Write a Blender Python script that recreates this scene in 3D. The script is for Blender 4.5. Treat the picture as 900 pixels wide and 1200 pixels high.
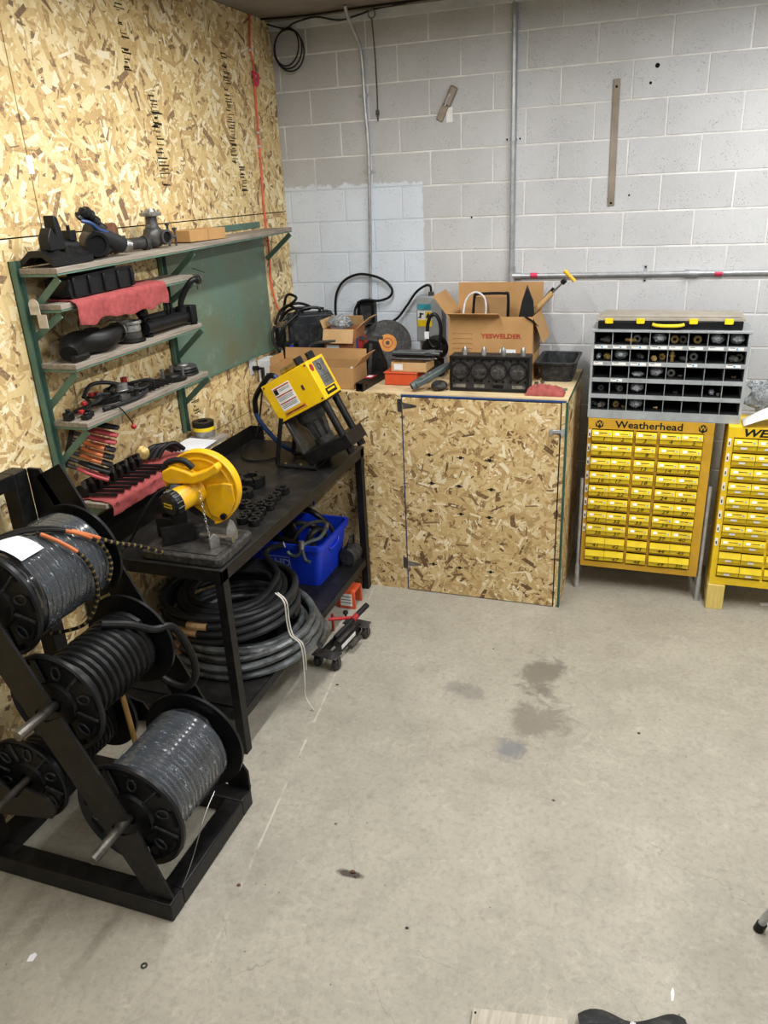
import bpy, math, random
from mathutils import Vector, Matrix, noise
random.seed(7)
PI = math.pi
scene = bpy.context.scene
for o in list(bpy.data.objects): bpy.data.objects.remove(o)
COL = scene.collection

# ---------------------------------------------------------------- camera
cam_d = bpy.data.cameras.new('camera'); cam = bpy.data.objects.new('camera', cam_d); COL.objects.link(cam)
cam_d.sensor_fit = 'VERTICAL'; cam_d.sensor_height = 36.0; cam_d.lens = 907.1 / 1200 * 36.0
cam_d.clip_start = .02
YAW, PIT, ROL = .3498, .3965, -.0491
fw = Vector((-math.sin(YAW) * math.cos(PIT), math.cos(YAW) * math.cos(PIT), -math.sin(PIT)))
rt = Vector((math.cos(YAW), math.sin(YAW), 0)); up = rt.cross(fw)
r2 = rt * math.cos(ROL) + up * math.sin(ROL); u2 = up * math.cos(ROL) - rt * math.sin(ROL)
Mc = Matrix((r2, u2, -fw)).transposed().to_4x4(); Mc.translation = (2.5454, -5.2846, 2.5404)
cam.matrix_world = Mc
scene.camera = cam

# ---------------------------------------------------------------- light
w = bpy.data.worlds.new('world'); scene.world = w; w.use_nodes = True
w.node_tree.nodes['Background'].inputs[0].default_value = (.86, .93, 1.0, 1)
w.node_tree.nodes['Background'].inputs[1].default_value = .13
CEIL = 3.56
def strip_light(x, y, length, power):
    d = bpy.data.lights.new('fluorescent_strip', 'AREA'); d.shape = 'RECTANGLE'; d.size = .14; d.size_y = length
    d.energy = power; d.color = (1.0, .99, .975)
    o = bpy.data.objects.new('fluorescent_strip', d); COL.objects.link(o); o.location = (x, y, CEIL - .09)
strip_light(1.2, -2.5, 2.4, 60)
strip_light(3.3, -2.1, 2.4, 90)
strip_light(1.25, -6.4, 2.4, 30)
strip_light(3.3, -6.4, 2.4, 30)
strip_light(5.4, -3.5, 2.4, 55)
scene.view_settings.view_transform = 'Standard'
try: scene.view_settings.look = 'None'
except Exception: pass
scene.view_settings.exposure = 0.25
scene.view_settings.gamma = 1.0
scene.view_settings.use_curve_mapping = False

# ---------------------------------------------------------------- helpers
def smooth(pts, k=6, closed=False):
    P = [Vector(p) for p in pts]; n = len(P); out = []
    if n < 3: return P
    rng = range(n if closed else n - 1)
    for i in rng:
        g = lambda j: P[j % n] if closed else P[max(0, min(n - 1, j))]
        a, b, c, d = g(i - 1), g(i), g(i + 1), g(i + 2)
        for s in range(k):
            t = s / k
            out.append(.5 * ((2 * b) + (c - a) * t + (2 * a - 5 * b + 4 * c - d) * t * t + (3 * b - a - 3 * c + d) * t ** 3))
    if not closed: out.append(P[-1])
    return out
def frame(origin, u, v):
    u = Vector(u).normalized(); v = Vector(v); w_ = u.cross(v).normalized(); v = w_.cross(u)
    M = Matrix((u, v, w_)).transposed().to_4x4(); M.translation = origin
    return M
def rotz(a, o=(0, 0, 0)): return Matrix.Translation(o) @ Matrix.Rotation(a, 4, 'Z')
class MB:
    def __init__(s, M=None): s.v = []; s.f = []; s.M = M or Matrix.Identity(4)
    def add(s, vs, fs):
        b = len(s.v); s.v += [s.M @ Vector(p) for p in vs]; s.f += [tuple(i + b for i in f) for f in fs]; return s
    def box(s, c, size, R=None):
        x, y, z = size[0] / 2, size[1] / 2, size[2] / 2; c = Vector(c)
        vs = [Vector((i * x, j * y, k * z)) for i in (-1, 1) for j in (-1, 1) for k in (-1, 1)]
        if R is not None: vs = [R @ p for p in vs]
        return s.add([c + p for p in vs], [(0, 1, 3, 2), (4, 6, 7, 5), (0, 4, 5, 1), (2, 3, 7, 6), (0, 2, 6, 4), (1, 5, 7, 3)])
    def b2(s, lo, hi): return s.box([(a + b) / 2 for a, b in zip(lo, hi)], [abs(b - a) for a, b in zip(lo, hi)])
    def bar(s, a, b, wd, th, up=(0, 0, 1)):
        a = Vector(a); b = Vector(b); d = b - a; F = frame((a + b) / 2, d, up).to_3x3()
        return s.box((a + b) / 2, (d.length, wd, th), F)
    def cyl(s, a, b, r, r2=None, n=16, cap=True):
        return s.tube([a, b], [r, r if r2 is None else r2], n, cap=cap)
    def tube(s, pts, r, n=8, closed=False, cap=True):
        P = [Vector(p) for p in pts]; m = len(P); R_ = r if isinstance(r, (list, tuple)) else [r] * m
        T = []
        for i in range(m):
            if closed: t = P[(i + 1) % m] - P[i - 1]
            else: t = P[min(i + 1, m - 1)] - P[max(i - 1, 0)]
            T.append(t.normalized() if t.length > 1e-9 else Vector((0, 0, 1)))
        a = Vector((0, 0, 1)) if abs(T[0].z) < .9 else Vector((1, 0, 0))
        u = (a - T[0] * a.dot(T[0])).normalized(); vs = []
        for i in range(m):
            u = (u - T[i] * u.dot(T[i]))
            u = u.normalized() if u.length > 1e-6 else T[i].orthogonal().normalized()
            q = T[i].cross(u)
            vs += [P[i] + (u * math.cos(2 * PI * j / n) + q * math.sin(2 * PI * j / n)) * R_[i] for j in range(n)]
        fs = []
        for i in range(m if closed else m - 1):
            A, B = i * n, ((i + 1) % m) * n
            fs += [(A + j, A + (j + 1) % n, B + (j + 1) % n, B + j) for j in range(n)]
        if cap and not closed: fs += [tuple(range(n))[::-1], tuple((m - 1) * n + j for j in range(n))]
        return s.add(vs, fs)
    def lathe(s, prof, o=(0, 0, 0), axis=(0, 0, 1), n=32):
        ax = Vector(axis).normalized(); u = ax.orthogonal().normalized(); q = ax.cross(u); o = Vector(o); vs = []
        for r, h in prof: vs += [o + ax * h + (u * math.cos(2 * PI * j / n) + q * math.sin(2 * PI * j / n)) * max(r, 1e-4) for j in range(n)]
        fs = []
        for i in range(len(prof) - 1):
            fs += [(i * n + j, i * n + (j + 1) % n, (i + 1) * n + (j + 1) % n, (i + 1) * n + j) for j in range(n)]
        return s.add(vs, fs)
    def prism(s, poly, M, t):
        k = len(poly); vs = [M @ Vector((x, y, 0)) for x, y in poly] + [M @ Vector((x, y, t)) for x, y in poly]
        return s.add(vs, [tuple(range(k))[::-1], tuple(range(k, 2 * k))] + [(i, (i + 1) % k, k + (i + 1) % k, k + i) for i in range(k)])
    def ball(s, c, rad, n=12, m=8, amp=0, seed=0):
        c = Vector(c); rad = rad if isinstance(rad, (tuple, list)) else (rad,) * 3; vs = []
        for i in range(m + 1):
            th = PI * i / m
            for j in range(n):
                ph = 2 * PI * j / n; d = Vector((math.sin(th) * math.cos(ph), math.sin(th) * math.sin(ph), math.cos(th)))
                k = 1 + (amp * noise.noise(d * 2.2 + Vector((seed * 3.1, seed, 0))) if amp else 0)
                vs.append(c + Vector((d.x * rad[0], d.y * rad[1], d.z * rad[2])) * k)
        return s.add(vs, [(i * n + j, i * n + (j + 1) % n, (i + 1) * n + (j + 1) % n, (i + 1) * n + j) for i in range(m) for j in range(n)])
    def grid(s, nu, nv, fn, th=0, up=(0, 0, 1)):
        top = [Vector(fn(i / nu, j / nv)) for j in range(nv + 1) for i in range(nu + 1)]; W = nu + 1
        fs = [(j * W + i, j * W + i + 1, (j + 1) * W + i + 1, (j + 1) * W + i) for j in range(nv) for i in range(nu)]
        if th:
            k = len(top); upv = Vector(up) * th; bot = [p - upv for p in top]
            loop = [i for i in range(nu)] + [j * W + nu for j in range(nv)] + [nv * W + i for i in range(nu, 0, -1)] + [j * W for j in range(nv, 0, -1)]
            fs2 = fs + [tuple(i + k for i in f[::-1]) for f in fs] + [(loop[a], loop[a] + k, loop[(a + 1) % len(loop)] + k, loop[(a + 1) % len(loop)]) for a in range(len(loop))]
            return s.add(top + bot, fs2)
        return s.add(top, fs)

def S(h):
    h = h.lstrip('#'); c = [int(h[i:i + 2], 16) / 255 for i in (0, 2, 4)]
    return tuple(x / 12.92 if x <= .04045 else ((x + .055) / 1.055) ** 2.4 for x in c) + (1,)
MATS = {}
class NT:
    def __init__(s, name):
        m = s.m = bpy.data.materials.new(name); m.use_nodes = True; s.nt = m.node_tree; s.N = s.nt.nodes; s.L = s.nt.links
        s.b = s.N['Principled BSDF']
    def n(s, t, **kw):
        d = s.N.new(t)
        for k, v in kw.items(): setattr(d, k, v)
        return d
    def set(s, d, i, v):
        if isinstance(v, bpy.types.NodeSocket): s.L.new(v, d.inputs[i])
        else: d.inputs[i].default_value = v
    def math(s, op, a, b=None, c=None, clamp=False):
        d = s.n('ShaderNodeMath', operation=op, use_clamp=clamp); s.set(d, 0, a)
        if b is not None: s.set(d, 1, b)
        if c is not None: s.set(d, 2, c)
        return d.outputs[0]
    def mix(s, f, a, b, mode='MIX'):
        d = s.n('ShaderNodeMix', data_type='RGBA', blend_type=mode); s.set(d, 0, f); s.set(d, 6, a); s.set(d, 7, b); return d.outputs[2]
    def pos(s): return s.n('ShaderNodeNewGeometry').outputs['Position']
    def obj(s): return s.n('ShaderNodeTexCoord').outputs['Object']
    def noise(s, vec, scale, detail=3, rough=.55, dist=0):
        d = s.n('ShaderNodeTexNoise'); s.L.new(vec, d.inputs['Vector']); d.inputs['Scale'].default_value = scale
        d.inputs['Detail'].default_value = detail; d.inputs['Roughness'].default_value = rough; d.inputs['Distortion'].default_value = dist
        return d.outputs['Fac']
    def ramp(s, f, stops):
        d = s.n('ShaderNodeValToRGB'); s.L.new(f, d.inputs[0]); e = d.color_ramp.elements
        while len(e) < len(stops): e.new(.5)
        for q, (p, c) in zip(e, stops): q.position = p; q.color = c if len(c) == 4 else tuple(c) + (1,)
        return d.outputs[0]
    def step(s, f, lo, hi):
        d = s.n('ShaderNodeMapRange', clamp=True); s.L.new(f, d.inputs[0]); d.inputs[1].default_value = lo; d.inputs[2].default_value = hi
        return d.outputs[0]
    def bump(s, h, strength=.3, dist=.002):
        d = s.n('ShaderNodeBump'); d.inputs['Strength'].default_value = strength; d.inputs['Distance'].default_value = dist
        s.L.new(h, d.inputs['Height']); s.L.new(d.outputs[0], s.b.inputs['Normal'])
    def out(s, color, rough=.6, metal=0):
        s.set(s.b, 'Base Color', color); s.set(s.b, 'Roughness', rough); s.set(s.b, 'Metallic', metal); return s.m

def mat(name, c, rough=.55, metal=0, c2=None, scale=14, amt=.35, bump=.0, dust=0, alpha=1, trans=0):
    """plain procedural material: two tones mixed by noise, optional light wear"""
    if name in MATS: return MATS[name]
    t = NT(name); p = t.pos(); f = t.noise(p, scale, 4, .6)
    base = S(c); other = S(c2) if c2 else tuple(x * (1 - amt) for x in base[:3]) + (1,)
    col = t.mix(t.step(f, .35, .7), base, other)
    if dust:
        f2 = t.noise(p, scale * 2.7, 5, .7)
        col = t.mix(t.math('MULTIPLY', t.step(f2, .48, .75), dust), col, S('8d877c'))
    t.out(col, rough, metal)
    if sum(base[:3]) < .06: t.b.inputs['Specular IOR Level'].default_value = .28
    if bump: t.bump(t.noise(p, scale * 9, 3), bump, .002)
    if trans:
        t.b.inputs['Transmission Weight'].default_value = trans; t.b.inputs['IOR'].default_value = 1.2
    if alpha < 1: t.b.inputs['Alpha'].default_value = alpha
    MATS[name] = t.m
    return t.m

def obj(name, mb, m, parent=None, bevel=0, sharp=38, kind=None, label=None, origin=None):
    me = bpy.data.meshes.new(name)
    vs = mb.v
    lo = Vector([min(v[i] for v in vs) for i in range(3)]); hi = Vector([max(v[i] for v in vs) for i in range(3)])
    o_ = Vector(origin) if origin is not None else Vector(((lo.x + hi.x) / 2, (lo.y + hi.y) / 2, lo.z))
    me.from_pydata([v - o_ for v in vs], [], mb.f); me.validate(); me.update()
    import bmesh
    bm = bmesh.new(); bm.from_mesh(me); bmesh.ops.recalc_face_normals(bm, faces=bm.faces); bm.to_mesh(me); bm.free()
    me.polygons.foreach_set('use_smooth', [True] * len(me.polygons)); me.set_sharp_from_angle(angle=math.radians(sharp))
    me.materials.append(m if not isinstance(m, str) else MATS[m])
    o = bpy.data.objects.new(name, me); COL.objects.link(o); o.location = o_
    if parent: adopt(o, parent)
    if bevel:
        b = o.modifiers.new('bevel', 'BEVEL'); b.width = bevel; b.segments = 2; b.limit_method = 'ANGLE'; b.angle_limit = math.radians(40)
    if kind: o['kind'] = kind
    if label: o['label'] = label
    return o
WL = {}
def wloc(o):
    v = Vector(o.location)
    while o.parent: o = o.parent; v = v + Vector(o.location)
    return v
def adopt(o, parent): o.parent = parent; o.location = Vector(o.location) - wloc(parent)
def tag(o, label, cat, group=None, kind=None):
    o['label'] = label; o['category'] = cat
    if group: o['group'] = group
    if kind: o['kind'] = kind
    return o
def thing(name, label, cat, loc=(0, 0, 0), group=None):
    o = bpy.data.objects.new(name, None); COL.objects.link(o); o.location = loc; o.empty_display_size = .05
    return tag(o, label, cat, group)
def struct(name, mb, m, **k):
    o = obj(name, mb, m, **k); o['kind'] = 'structure'; return o
def share(src, name, loc, parent=None, rz=None, scale=None):
    """another object on the same mesh at a world location"""
    o = src.copy(); o.name = name; COL.objects.link(o); o.parent = None; o.location = loc
    if rz is not None: o.rotation_euler = (0, 0, rz)
    if scale: o.scale = scale
    if parent: adopt(o, parent)
    return o
def copy_tree(o, parent=None):
    c = o.copy(); COL.objects.link(c); c.parent = parent
    for ch in list(o.children): copy_tree(ch, c)
    return c
TXT = {}
def text(name, body, size, M, m, parent=None, bold=0, shear=0, align='CENTER', th=.0008, sx=1):
    key = (body, size, bold, shear, align, sx)
    if key not in TXT:
        cu = bpy.data.curves.new('t', 'FONT'); cu.body = body; cu.size = size; cu.align_x = align; cu.align_y = 'CENTER'
        cu.offset = bold; cu.shear = shear; cu.extrude = th / 2; cu.resolution_u = 2
        tmp = bpy.data.objects.new('t', cu); COL.objects.link(tmp)
        bpy.context.view_layer.update()
        me = bpy.data.meshes.new_from_object(tmp.evaluated_get(bpy.context.evaluated_depsgraph_get()))
        bpy.data.objects.remove(tmp); bpy.data.curves.remove(cu)
        me.name = name
        if sx != 1: me.transform(Matrix.Diagonal((sx, 1, 1, 1)))
        TXT[key] = me
    me = TXT[key].copy() if len(TXT[key].materials) and TXT[key].materials[0] != m else TXT[key]
    if not len(me.materials): me.materials.append(m)
    else: me.materials[0] = m
    o = bpy.data.objects.new(name, me); COL.objects.link(o); o.matrix_world = M
    if parent:
        o.location = M.translation; o.rotation_euler = M.to_euler(); adopt(o, parent)
    return o
FRONT = lambda x, y, z: frame((x, y, z), (1, 0, 0), (0, 0, 1))      # reads facing -y
RIGHT = lambda x, y, z: frame((x, y, z), (0, 1, 0), (0, 0, 1))      # reads facing +x

# ---------------------------------------------------------------- materials
def osb(name, plane, seed=0, tones=None, layers=18, size=1.0):
    t = NT(name); sx = t.n('ShaderNodeSeparateXYZ'); t.L.new(t.pos(), sx.inputs[0])
    cx = t.n('ShaderNodeCombineXYZ'); t.L.new(sx.outputs[plane[0]], cx.inputs[0]); t.L.new(sx.outputs[plane[1]], cx.inputs[1])
    p = cx.outputs[0]; r = random.Random(seed * 13 + 1)
    def vm(op, a, b=None):
        d = t.n('ShaderNodeVectorMath', operation=op); t.set(d, 0, a)
        if b is not None: t.set(d, 1, b)
        return d.outputs[0]
    grain = t.noise(p, 85, 5, .75)
    v = t.n('ShaderNodeTexVoronoi', voronoi_dimensions='2D'); t.L.new(p, v.inputs['Vector']); v.inputs['Scale'].default_value = 24
    sc = t.n('ShaderNodeSeparateColor'); t.L.new(v.outputs['Color'], sc.inputs[0])
    tone = sc.outputs[0]; hgt = sc.outputs[1]
    for k in range(layers):
        f = k / layers
        cell = size * (r.uniform(.16, .20) if k % 3 == 0 else r.uniform(.11, .15) if k % 3 == 1 else r.uniform(.06, .085))
        q = vm('ADD', vm('SCALE', p), (r.uniform(0, 50), r.uniform(0, 50), 0)); sca = q.node.inputs[0].links[0].from_node; sca.inputs['Scale'].default_value = 1 / cell
        rot0 = t.n('ShaderNodeVectorRotate', rotation_type='Z_AXIS'); t.L.new(q, rot0.inputs['Vector']); rot0.inputs['Angle'].default_value = r.uniform(0, 3.1); q = rot0.outputs[0]
        fl = vm('FLOOR', q); fr = vm('SUBTRACT', vm('FRACTION', q), (.5, .5, 0))
        wn = t.n('ShaderNodeTexWhiteNoise', noise_dimensions='2D'); t.L.new(fl, wn.inputs['Vector'])
        c = t.n('ShaderNodeSeparateColor'); t.L.new(wn.outputs['Color'], c.inputs[0])
        ro = t.n('ShaderNodeVectorRotate', rotation_type='Z_AXIS'); t.L.new(fr, ro.inputs['Vector']); t.L.new(t.math('MULTIPLY', c.outputs[0], 6.28), ro.inputs['Angle'])
        xy = t.n('ShaderNodeSeparateXYZ'); t.L.new(ro.outputs[0], xy.inputs[0])
        ax = t.math('ADD', t.math('ABSOLUTE', xy.outputs[0]), t.math('MULTIPLY', xy.outputs[1], r.uniform(-.7, .7))); ay = t.math('ABSOLUTE', xy.outputs[1])
        ln = t.math('MULTIPLY_ADD', c.outputs[2], .18, .27); wd = t.math('MULTIPLY_ADD', wn.outputs['Value'], .10, .035)
        m = t.math('MULTIPLY', t.math('LESS_THAN', ax, ln), t.math('LESS_THAN', ay, wd))
        d = t.n('ShaderNodeMix', data_type='FLOAT'); t.L.new(m, d.inputs[0]); t.L.new(tone, d.inputs[2]); t.L.new(c.outputs[1], d.inputs[3]); tone = d.outputs[0]
    col = t.ramp(t.math('ADD', tone, t.math('MULTIPLY', t.math('SUBTRACT', grain, .5), .55)), tones)
    big = t.noise(p, 1.7, 3)
    col = t.mix(t.math('MULTIPLY', t.step(big, .35, .75), .18), col, tones[1][1])
    t.out(col, .68); t.bump(tone, .35, .002)
    MATS[name] = t.m; return t.m
TW = [(0, S('7d624a')), (.06, S('967a58')), (.13, S('c4a36e')), (.42, S('dcc084')), (.70, S('ead29a')), (.88, S('f3e2b4')), (1, S('fdf3d4'))]
TF = [(0, S('5a4128')), (.06, S('7d603e')), (.15, S('af915f')), (.45, S('c7aa74')), (.75, S('d4bb86')), (.9, S('dbc69a')), (1, S('efe2c0'))]
osb('osb_wall', (1, 2), 0, TW, 14, .9); osb('osb_front', (0, 2), 3, TF, 14, .76); osb('osb_side', (1, 2), 8, TF, 12)
def m_boxtop():
    t = NT('box_top_ply'); p = t.pos(); mp = t.n('ShaderNodeMapping'); t.L.new(p, mp.inputs[0]); mp.inputs['Scale'].default_value = (2, 22, 22)
    g = t.noise(mp.outputs[0], 2.5, 5, .65, .5); col = t.mix(t.step(g, .3, .72), S('dcc79d'), S('bda57a'))
    col = t.mix(t.math('MULTIPLY', t.step(t.noise(p, 5, 4), .5, .75), .5), col, S('8f7c5d')); t.out(col, .7); t.bump(g, .2, .001); MATS['osb_top'] = t.m
m_boxtop()

def m_block():
    t = NT('painted_block'); p = t.pos(); sx = t.n('ShaderNodeSeparateXYZ'); t.L.new(p, sx.inputs[0])
    rnd = t.n('ShaderNodeObjectInfo').outputs['Random']
    g = t.noise(p, 2.2, 4, .6)
    col = t.mix(t.step(g, .3, .72), S('c8cacc'), S('b6b8ba'))
    col = t.mix(t.math('MULTIPLY', rnd, .2), col, S('a3a19e'))
    top_shade = t.step(sx.outputs[2], 2.2, 3.5)
    col = t.mix(t.math('MULTIPLY', t.step(sx.outputs[0], 1.6, .2), t.math('MULTIPLY', top_shade, .6)), col, S('989692'))  # shade painted into the block colour, growing toward the upper left corner
    # whitish blue paint patch with a brushed edge
    e = t.math('MULTIPLY', t.math('SUBTRACT', t.noise(p, 7, 4, .65), .5), .22)
    e2 = t.math('MULTIPLY', t.math('SUBTRACT', t.noise(p, 11, 3, .6), .5), .05)
    inx = t.step(t.math('ADD', sx.outputs[0], e2), 1.003, .993)
    inz = t.step(t.math('ADD', sx.outputs[2], e), 2.575, 2.56)
    pt = t.math('MULTIPLY', inx, inz)
    stain = t.step(t.noise(p, 3.1, 3), .45, .8)
    col = t.mix(pt, col, t.mix(t.math('MULTIPLY', stain, .35), S('d3dce6'), S('b9bec3')))
    pit = t.n('ShaderNodeTexVoronoi'); t.L.new(p, pit.inputs['Vector']); pit.inputs['Scale'].default_value = 75
    fine = t.noise(p, 130, 3, .7)
    pm = t.math('MULTIPLY', t.step(pit.outputs['Distance'], .28, .12), t.step(t.noise(p, 9, 3), .42, .62))
    col = t.mix(t.math('MULTIPLY', pm, .55), col, S('4d4c4b'))
    col = t.mix(t.math('MULTIPLY', t.step(fine, .5, .8), .3), col, S('e2e2e0'))
    hh = t.math('SUBTRACT', fine, t.math('MULTIPLY', pm, 1.6))
    t.out(col, .7); t.bump(hh, .55, .0025); MATS['block'] = t.m
    t2 = NT('painted_mortar'); p = t2.pos(); sx = t2.n('ShaderNodeSeparateXYZ'); t2.L.new(p, sx.inputs[0])
    c = t2.mix(t2.step(t2.noise(p, 6, 4), .35, .7), S('e6e5e3'), S('c4c2be'))
    pt = t2.math('MULTIPLY', t2.step(sx.outputs[0], 1.003, .993), t2.step(sx.outputs[2], 2.57, 2.56))
    c = t2.mix(pt, c, S('c6cfd9')); t2.out(c, .7); t2.bump(t2.noise(p, 90, 3), .4, .002); MATS['mortar'] = t2.m
m_block()

def m_floor():
    t = NT('worn_concrete'); p = t.pos(); sx = t.n('ShaderNodeSeparateXYZ'); t.L.new(p, sx.inputs[0]); X, Y = sx.outputs[0], sx.outputs[1]
    a = t.noise(p, 1.1, 5, .6, .3); b = t.noise(p, 5.5, 5, .65, .4); c = t.noise(p, 38, 4, .7)
    col = t.mix(t.step(a, .3, .72), S('aaa597'), S('969183'))
    col = t.mix(t.math('MULTIPLY', t.step(b, .5, .78), .45), col, S('7f7a6e'))
    col = t.mix(t.math('MULTIPLY', t.step(b, .46, .22), .35), col, S('b6b0a2'))
    col = t.mix(t.math('MULTIPLY', t.step(t.noise(p, 17, 5, .7, .8), .52, .7), .4), col, S('857f73'))
    col = t.mix(t.math('MULTIPLY', t.step(t.noise(p, 23, 5, .7, .5), .56, .72), .35), col, S('c2bcae'))
    col = t.mix(t.math('MULTIPLY', t.step(c, .48, .75), .5), col, S('77726a'))
    # pale hairline crazing, strongest towards the lower left
    wp = t.n('ShaderNodeVectorMath', operation='MULTIPLY_ADD'); nn = t.n('ShaderNodeTexNoise'); t.L.new(p, nn.inputs['Vector']); nn.inputs['Scale'].default_value = 14; nn.inputs['Detail'].default_value = 3
    t.L.new(nn.outputs['Color'], wp.inputs[0]); wp.inputs[1].default_value = (.07,) * 3; t.L.new(p, wp.inputs[2])
    v = t.n('ShaderNodeTexVoronoi', feature='DISTANCE_TO_EDGE'); t.L.new(wp.outputs[0], v.inputs['Vector']); v.inputs['Scale'].default_value = 11
    crz = t.math('MULTIPLY', t.step(v.outputs['Distance'], .035, .008), t.step(t.noise(p, 1.6, 2), .47, .62))
    col = t.mix(t.math('MULTIPLY', crz, .2), col, S('c4bdac'))
    v2 = t.n('ShaderNodeTexVoronoi', feature='DISTANCE_TO_EDGE'); t.L.new(wp.outputs[0], v2.inputs['Vector']); v2.inputs['Scale'].default_value = 1.3
    crk = t.math('MULTIPLY', t.step(v2.outputs['Distance'], .0022, .0006), t.step(t.noise(p, 2.3, 3), .5, .58))
    col = t.mix(t.math('MULTIPLY', crk, .45), col, S('6d685f'))
    wob = t.math('MULTIPLY', t.math('SUBTRACT', t.noise(p, 7, 5, .7, .6), .5), 3.2)
    for (x, y, rx, ry, k, hx) in [(2.09, -1.6, .13, .17, .85, '6f685c'), (2.14, -2.0, .15, .18, .75, '726b60'), (1.75, -1.87, .08, .07, .6, '77736c'), (1.65, -1.84, .06, .05, .55, '77736c'),
                                  (2.02, -2.28, .06, .08, .8, '6e6f72'), (1.56, -3.18, .05, .015, .9, '2e2018'), (2.42, -2.9, .25, .18, .2, '7d766b'), (2.9, -2.2, .25, .2, .2, '847d72'), (1.2, -3.3, .2, .25, .25, '7f7a70'), (1.5, -2.6, .2, .2, .2, '837d72')]:
        dx = t.math('DIVIDE', t.math('SUBTRACT', X, x), rx); dy = t.math('DIVIDE', t.math('SUBTRACT', Y, y), ry)
        r = t.math('ADD', t.math('SQRT', t.math('ADD', t.math('MULTIPLY', dx, dx), t.math('MULTIPLY', dy, dy))), wob)
        col = t.mix(t.math('MULTIPLY', t.step(r, 1.15, .6), k), col, S(hx))
    # old chalk line running out from the bench
    d = t.math('ABSOLUTE', t.math('SUBTRACT', t.math('SUBTRACT', X, .93), t.math('MULTIPLY', t.math('ADD', Y, 1.6), -.13)))
    ln = t.math('MULTIPLY', t.step(t.math('ADD', d, t.math('MULTIPLY', t.math('SUBTRACT', t.noise(p, 30, 2), .5), .012)), .007, .003), t.step(t.noise(p, 6, 3), .45, .56))
    ln = t.math('MULTIPLY', ln, t.step(Y, -3.7, -3.5)); col = t.mix(t.math('MULTIPLY', ln, .45), col, S('d6d2c6'))
    sp = t.n('ShaderNodeTexVoronoi'); t.L.new(p, sp.inputs['Vector']); sp.inputs['Scale'].default_value = 17
    spk = t.math('MULTIPLY', t.step(sp.outputs['Distance'], .07, .045), t.step(t.noise(p, 4, 2), .56, .58))
    col = t.mix(t.math('MULTIPLY', spk, .8), col, S('4a453e'))
    t.out(col, .62); t.bump(t.math('ADD', c, t.math('MULTIPLY', crz, .2)), .18, .003); MATS['floor'] = t.m
m_floor()

def m_wood(name, a, b, axis=1, scale=1.0):
    t = NT(name); mp = t.n('ShaderNodeMapping'); t.L.new(t.pos(), mp.inputs[0])
    s = [22 * scale] * 3; s[axis] = 1.6 * scale; mp.inputs['Scale'].default_value = s
    g = t.noise(mp.outputs[0], 3, 5, .65, .6)
    col = t.mix(t.step(g, .3, .72), S(a), S(b)); t.out(col, .75); t.bump(g, .2, .001); MATS[name] = t.m
m_wood('shelf_wood', 'a1978a', '6f675b'); m_wood('edge_wood', '97836a', '6b5a46'); m_wood('pine', 'e2cc7a', 'c9ae58', 2); m_wood('stick_wood', 'caa15e', '9c753d', 2)
m_wood('old_ply', 'c3bcae', '98907f', 1)
def m_ceiling():
    t = NT('ceiling_board'); p = t.pos(); g = t.noise(p, 3, 5, .6); t.out(t.mix(t.step(g, .3, .7), S('8d857b'), S('6c645b')), .8); MATS['ceiling'] = t.m
m_ceiling()
def m_perf():
    t = NT('perforated_green'); p = t.pos(); sx = t.n('ShaderNodeSeparateXYZ'); t.L.new(p, sx.inputs[0])
    k = 2 * PI / .0125
    a = t.math('SINE', t.math('MULTIPLY', t.math('ADD', sx.outputs[1], sx.outputs[2]), k * .7071)); b = t.math('SINE', t.math('MULTIPLY', t.math('SUBTRACT', sx.outputs[1], sx.outputs[2]), k * .7071))
    h = t.step(t.math('ADD', a, b), .75, 1.15)
    col = t.mix(t.step(t.noise(p, 2.6, 4, .6), .38, .68), S('6d8878'), S('767a60'))
    col = t.mix(t.step(t.noise(p, 7, 5, .7), .58, .75), col, S('86a192'))
    col = t.mix(t.math('MULTIPLY', h, .6), col, S('3f4d44')); t.out(col, .5, .1); t.bump(t.math('SUBTRACT', 0, h), .5, .002); MATS['perf'] = t.m
m_perf()
mat('green_steel', '5c7d6c', .5, .05, '4d6c5d', 9, dust=.25)
mat('dark_green', '27584c', .5, 0, '1d4439', 9)
mat('black_steel', '0f0f10', .42, 0, '191818', 8, dust=.05)
mat('bench_steel', '171717', .42, 0, '232120', 4, dust=.08)
mat('black_plastic', '111214', .36, 0, '191a1c', 12)
mat('black_rubber', '0e0e0f', .45, 0, '171717', 18)
mat('rubber_grey', '1f2022', .42, 0, '2a2b2d', 18)
mat('dusty_black', '2e2d2c', .65, 0, '1c1c1c', 16, dust=.35, bump=.2)
mat('galv', 'b9bcbe', .36, .45, '9a9da0', 20)
mat('white_trim', 'd3d8dd', .5, 0, 'b9bfc5', 8)
mat('steel', '9a9a98', .35, .85, '6d6b68', 18)
mat('dark_metal', '5a5856', .42, .5, '353433', 22, dust=.2)
mat('cast_iron', '3b3a38', .6, .4, '222120', 20, bump=.25, dust=.2)
mat('alu', 'a8a8a5', .42, .7, '6f6d69', 25, bump=.1)
mat('brass', 'b39a5d', .36, .6, '7d683c', 30)
mat('rust', '6f4a33', .7, .3, '4a3426', 20)
mat('yellow_saw', 'f0b90c', .42, 0, 'd9a208', 9, dust=.22)
mat('yellow_press', 'f2c70f', .4, 0, 'e6b80a', 9, dust=.08)
mat('yellow_cab', 'c99c22', .5, 0, 'b68a1b', 5, dust=.15)
mat('yellow_cab2', 'ecc91a', .5, 0, 'd9b412', 5, dust=.1)
mat('yellow_drawer', 'e6ca17', .42, 0, 'd6b80f', 14)
mat('yellow_latch', 'f2d21a', .4)
mat('dark_gap', '151412', .8)
mat('white_label', 'eeeeea', .6, 0, 'dcdcd6', 30)
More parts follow.
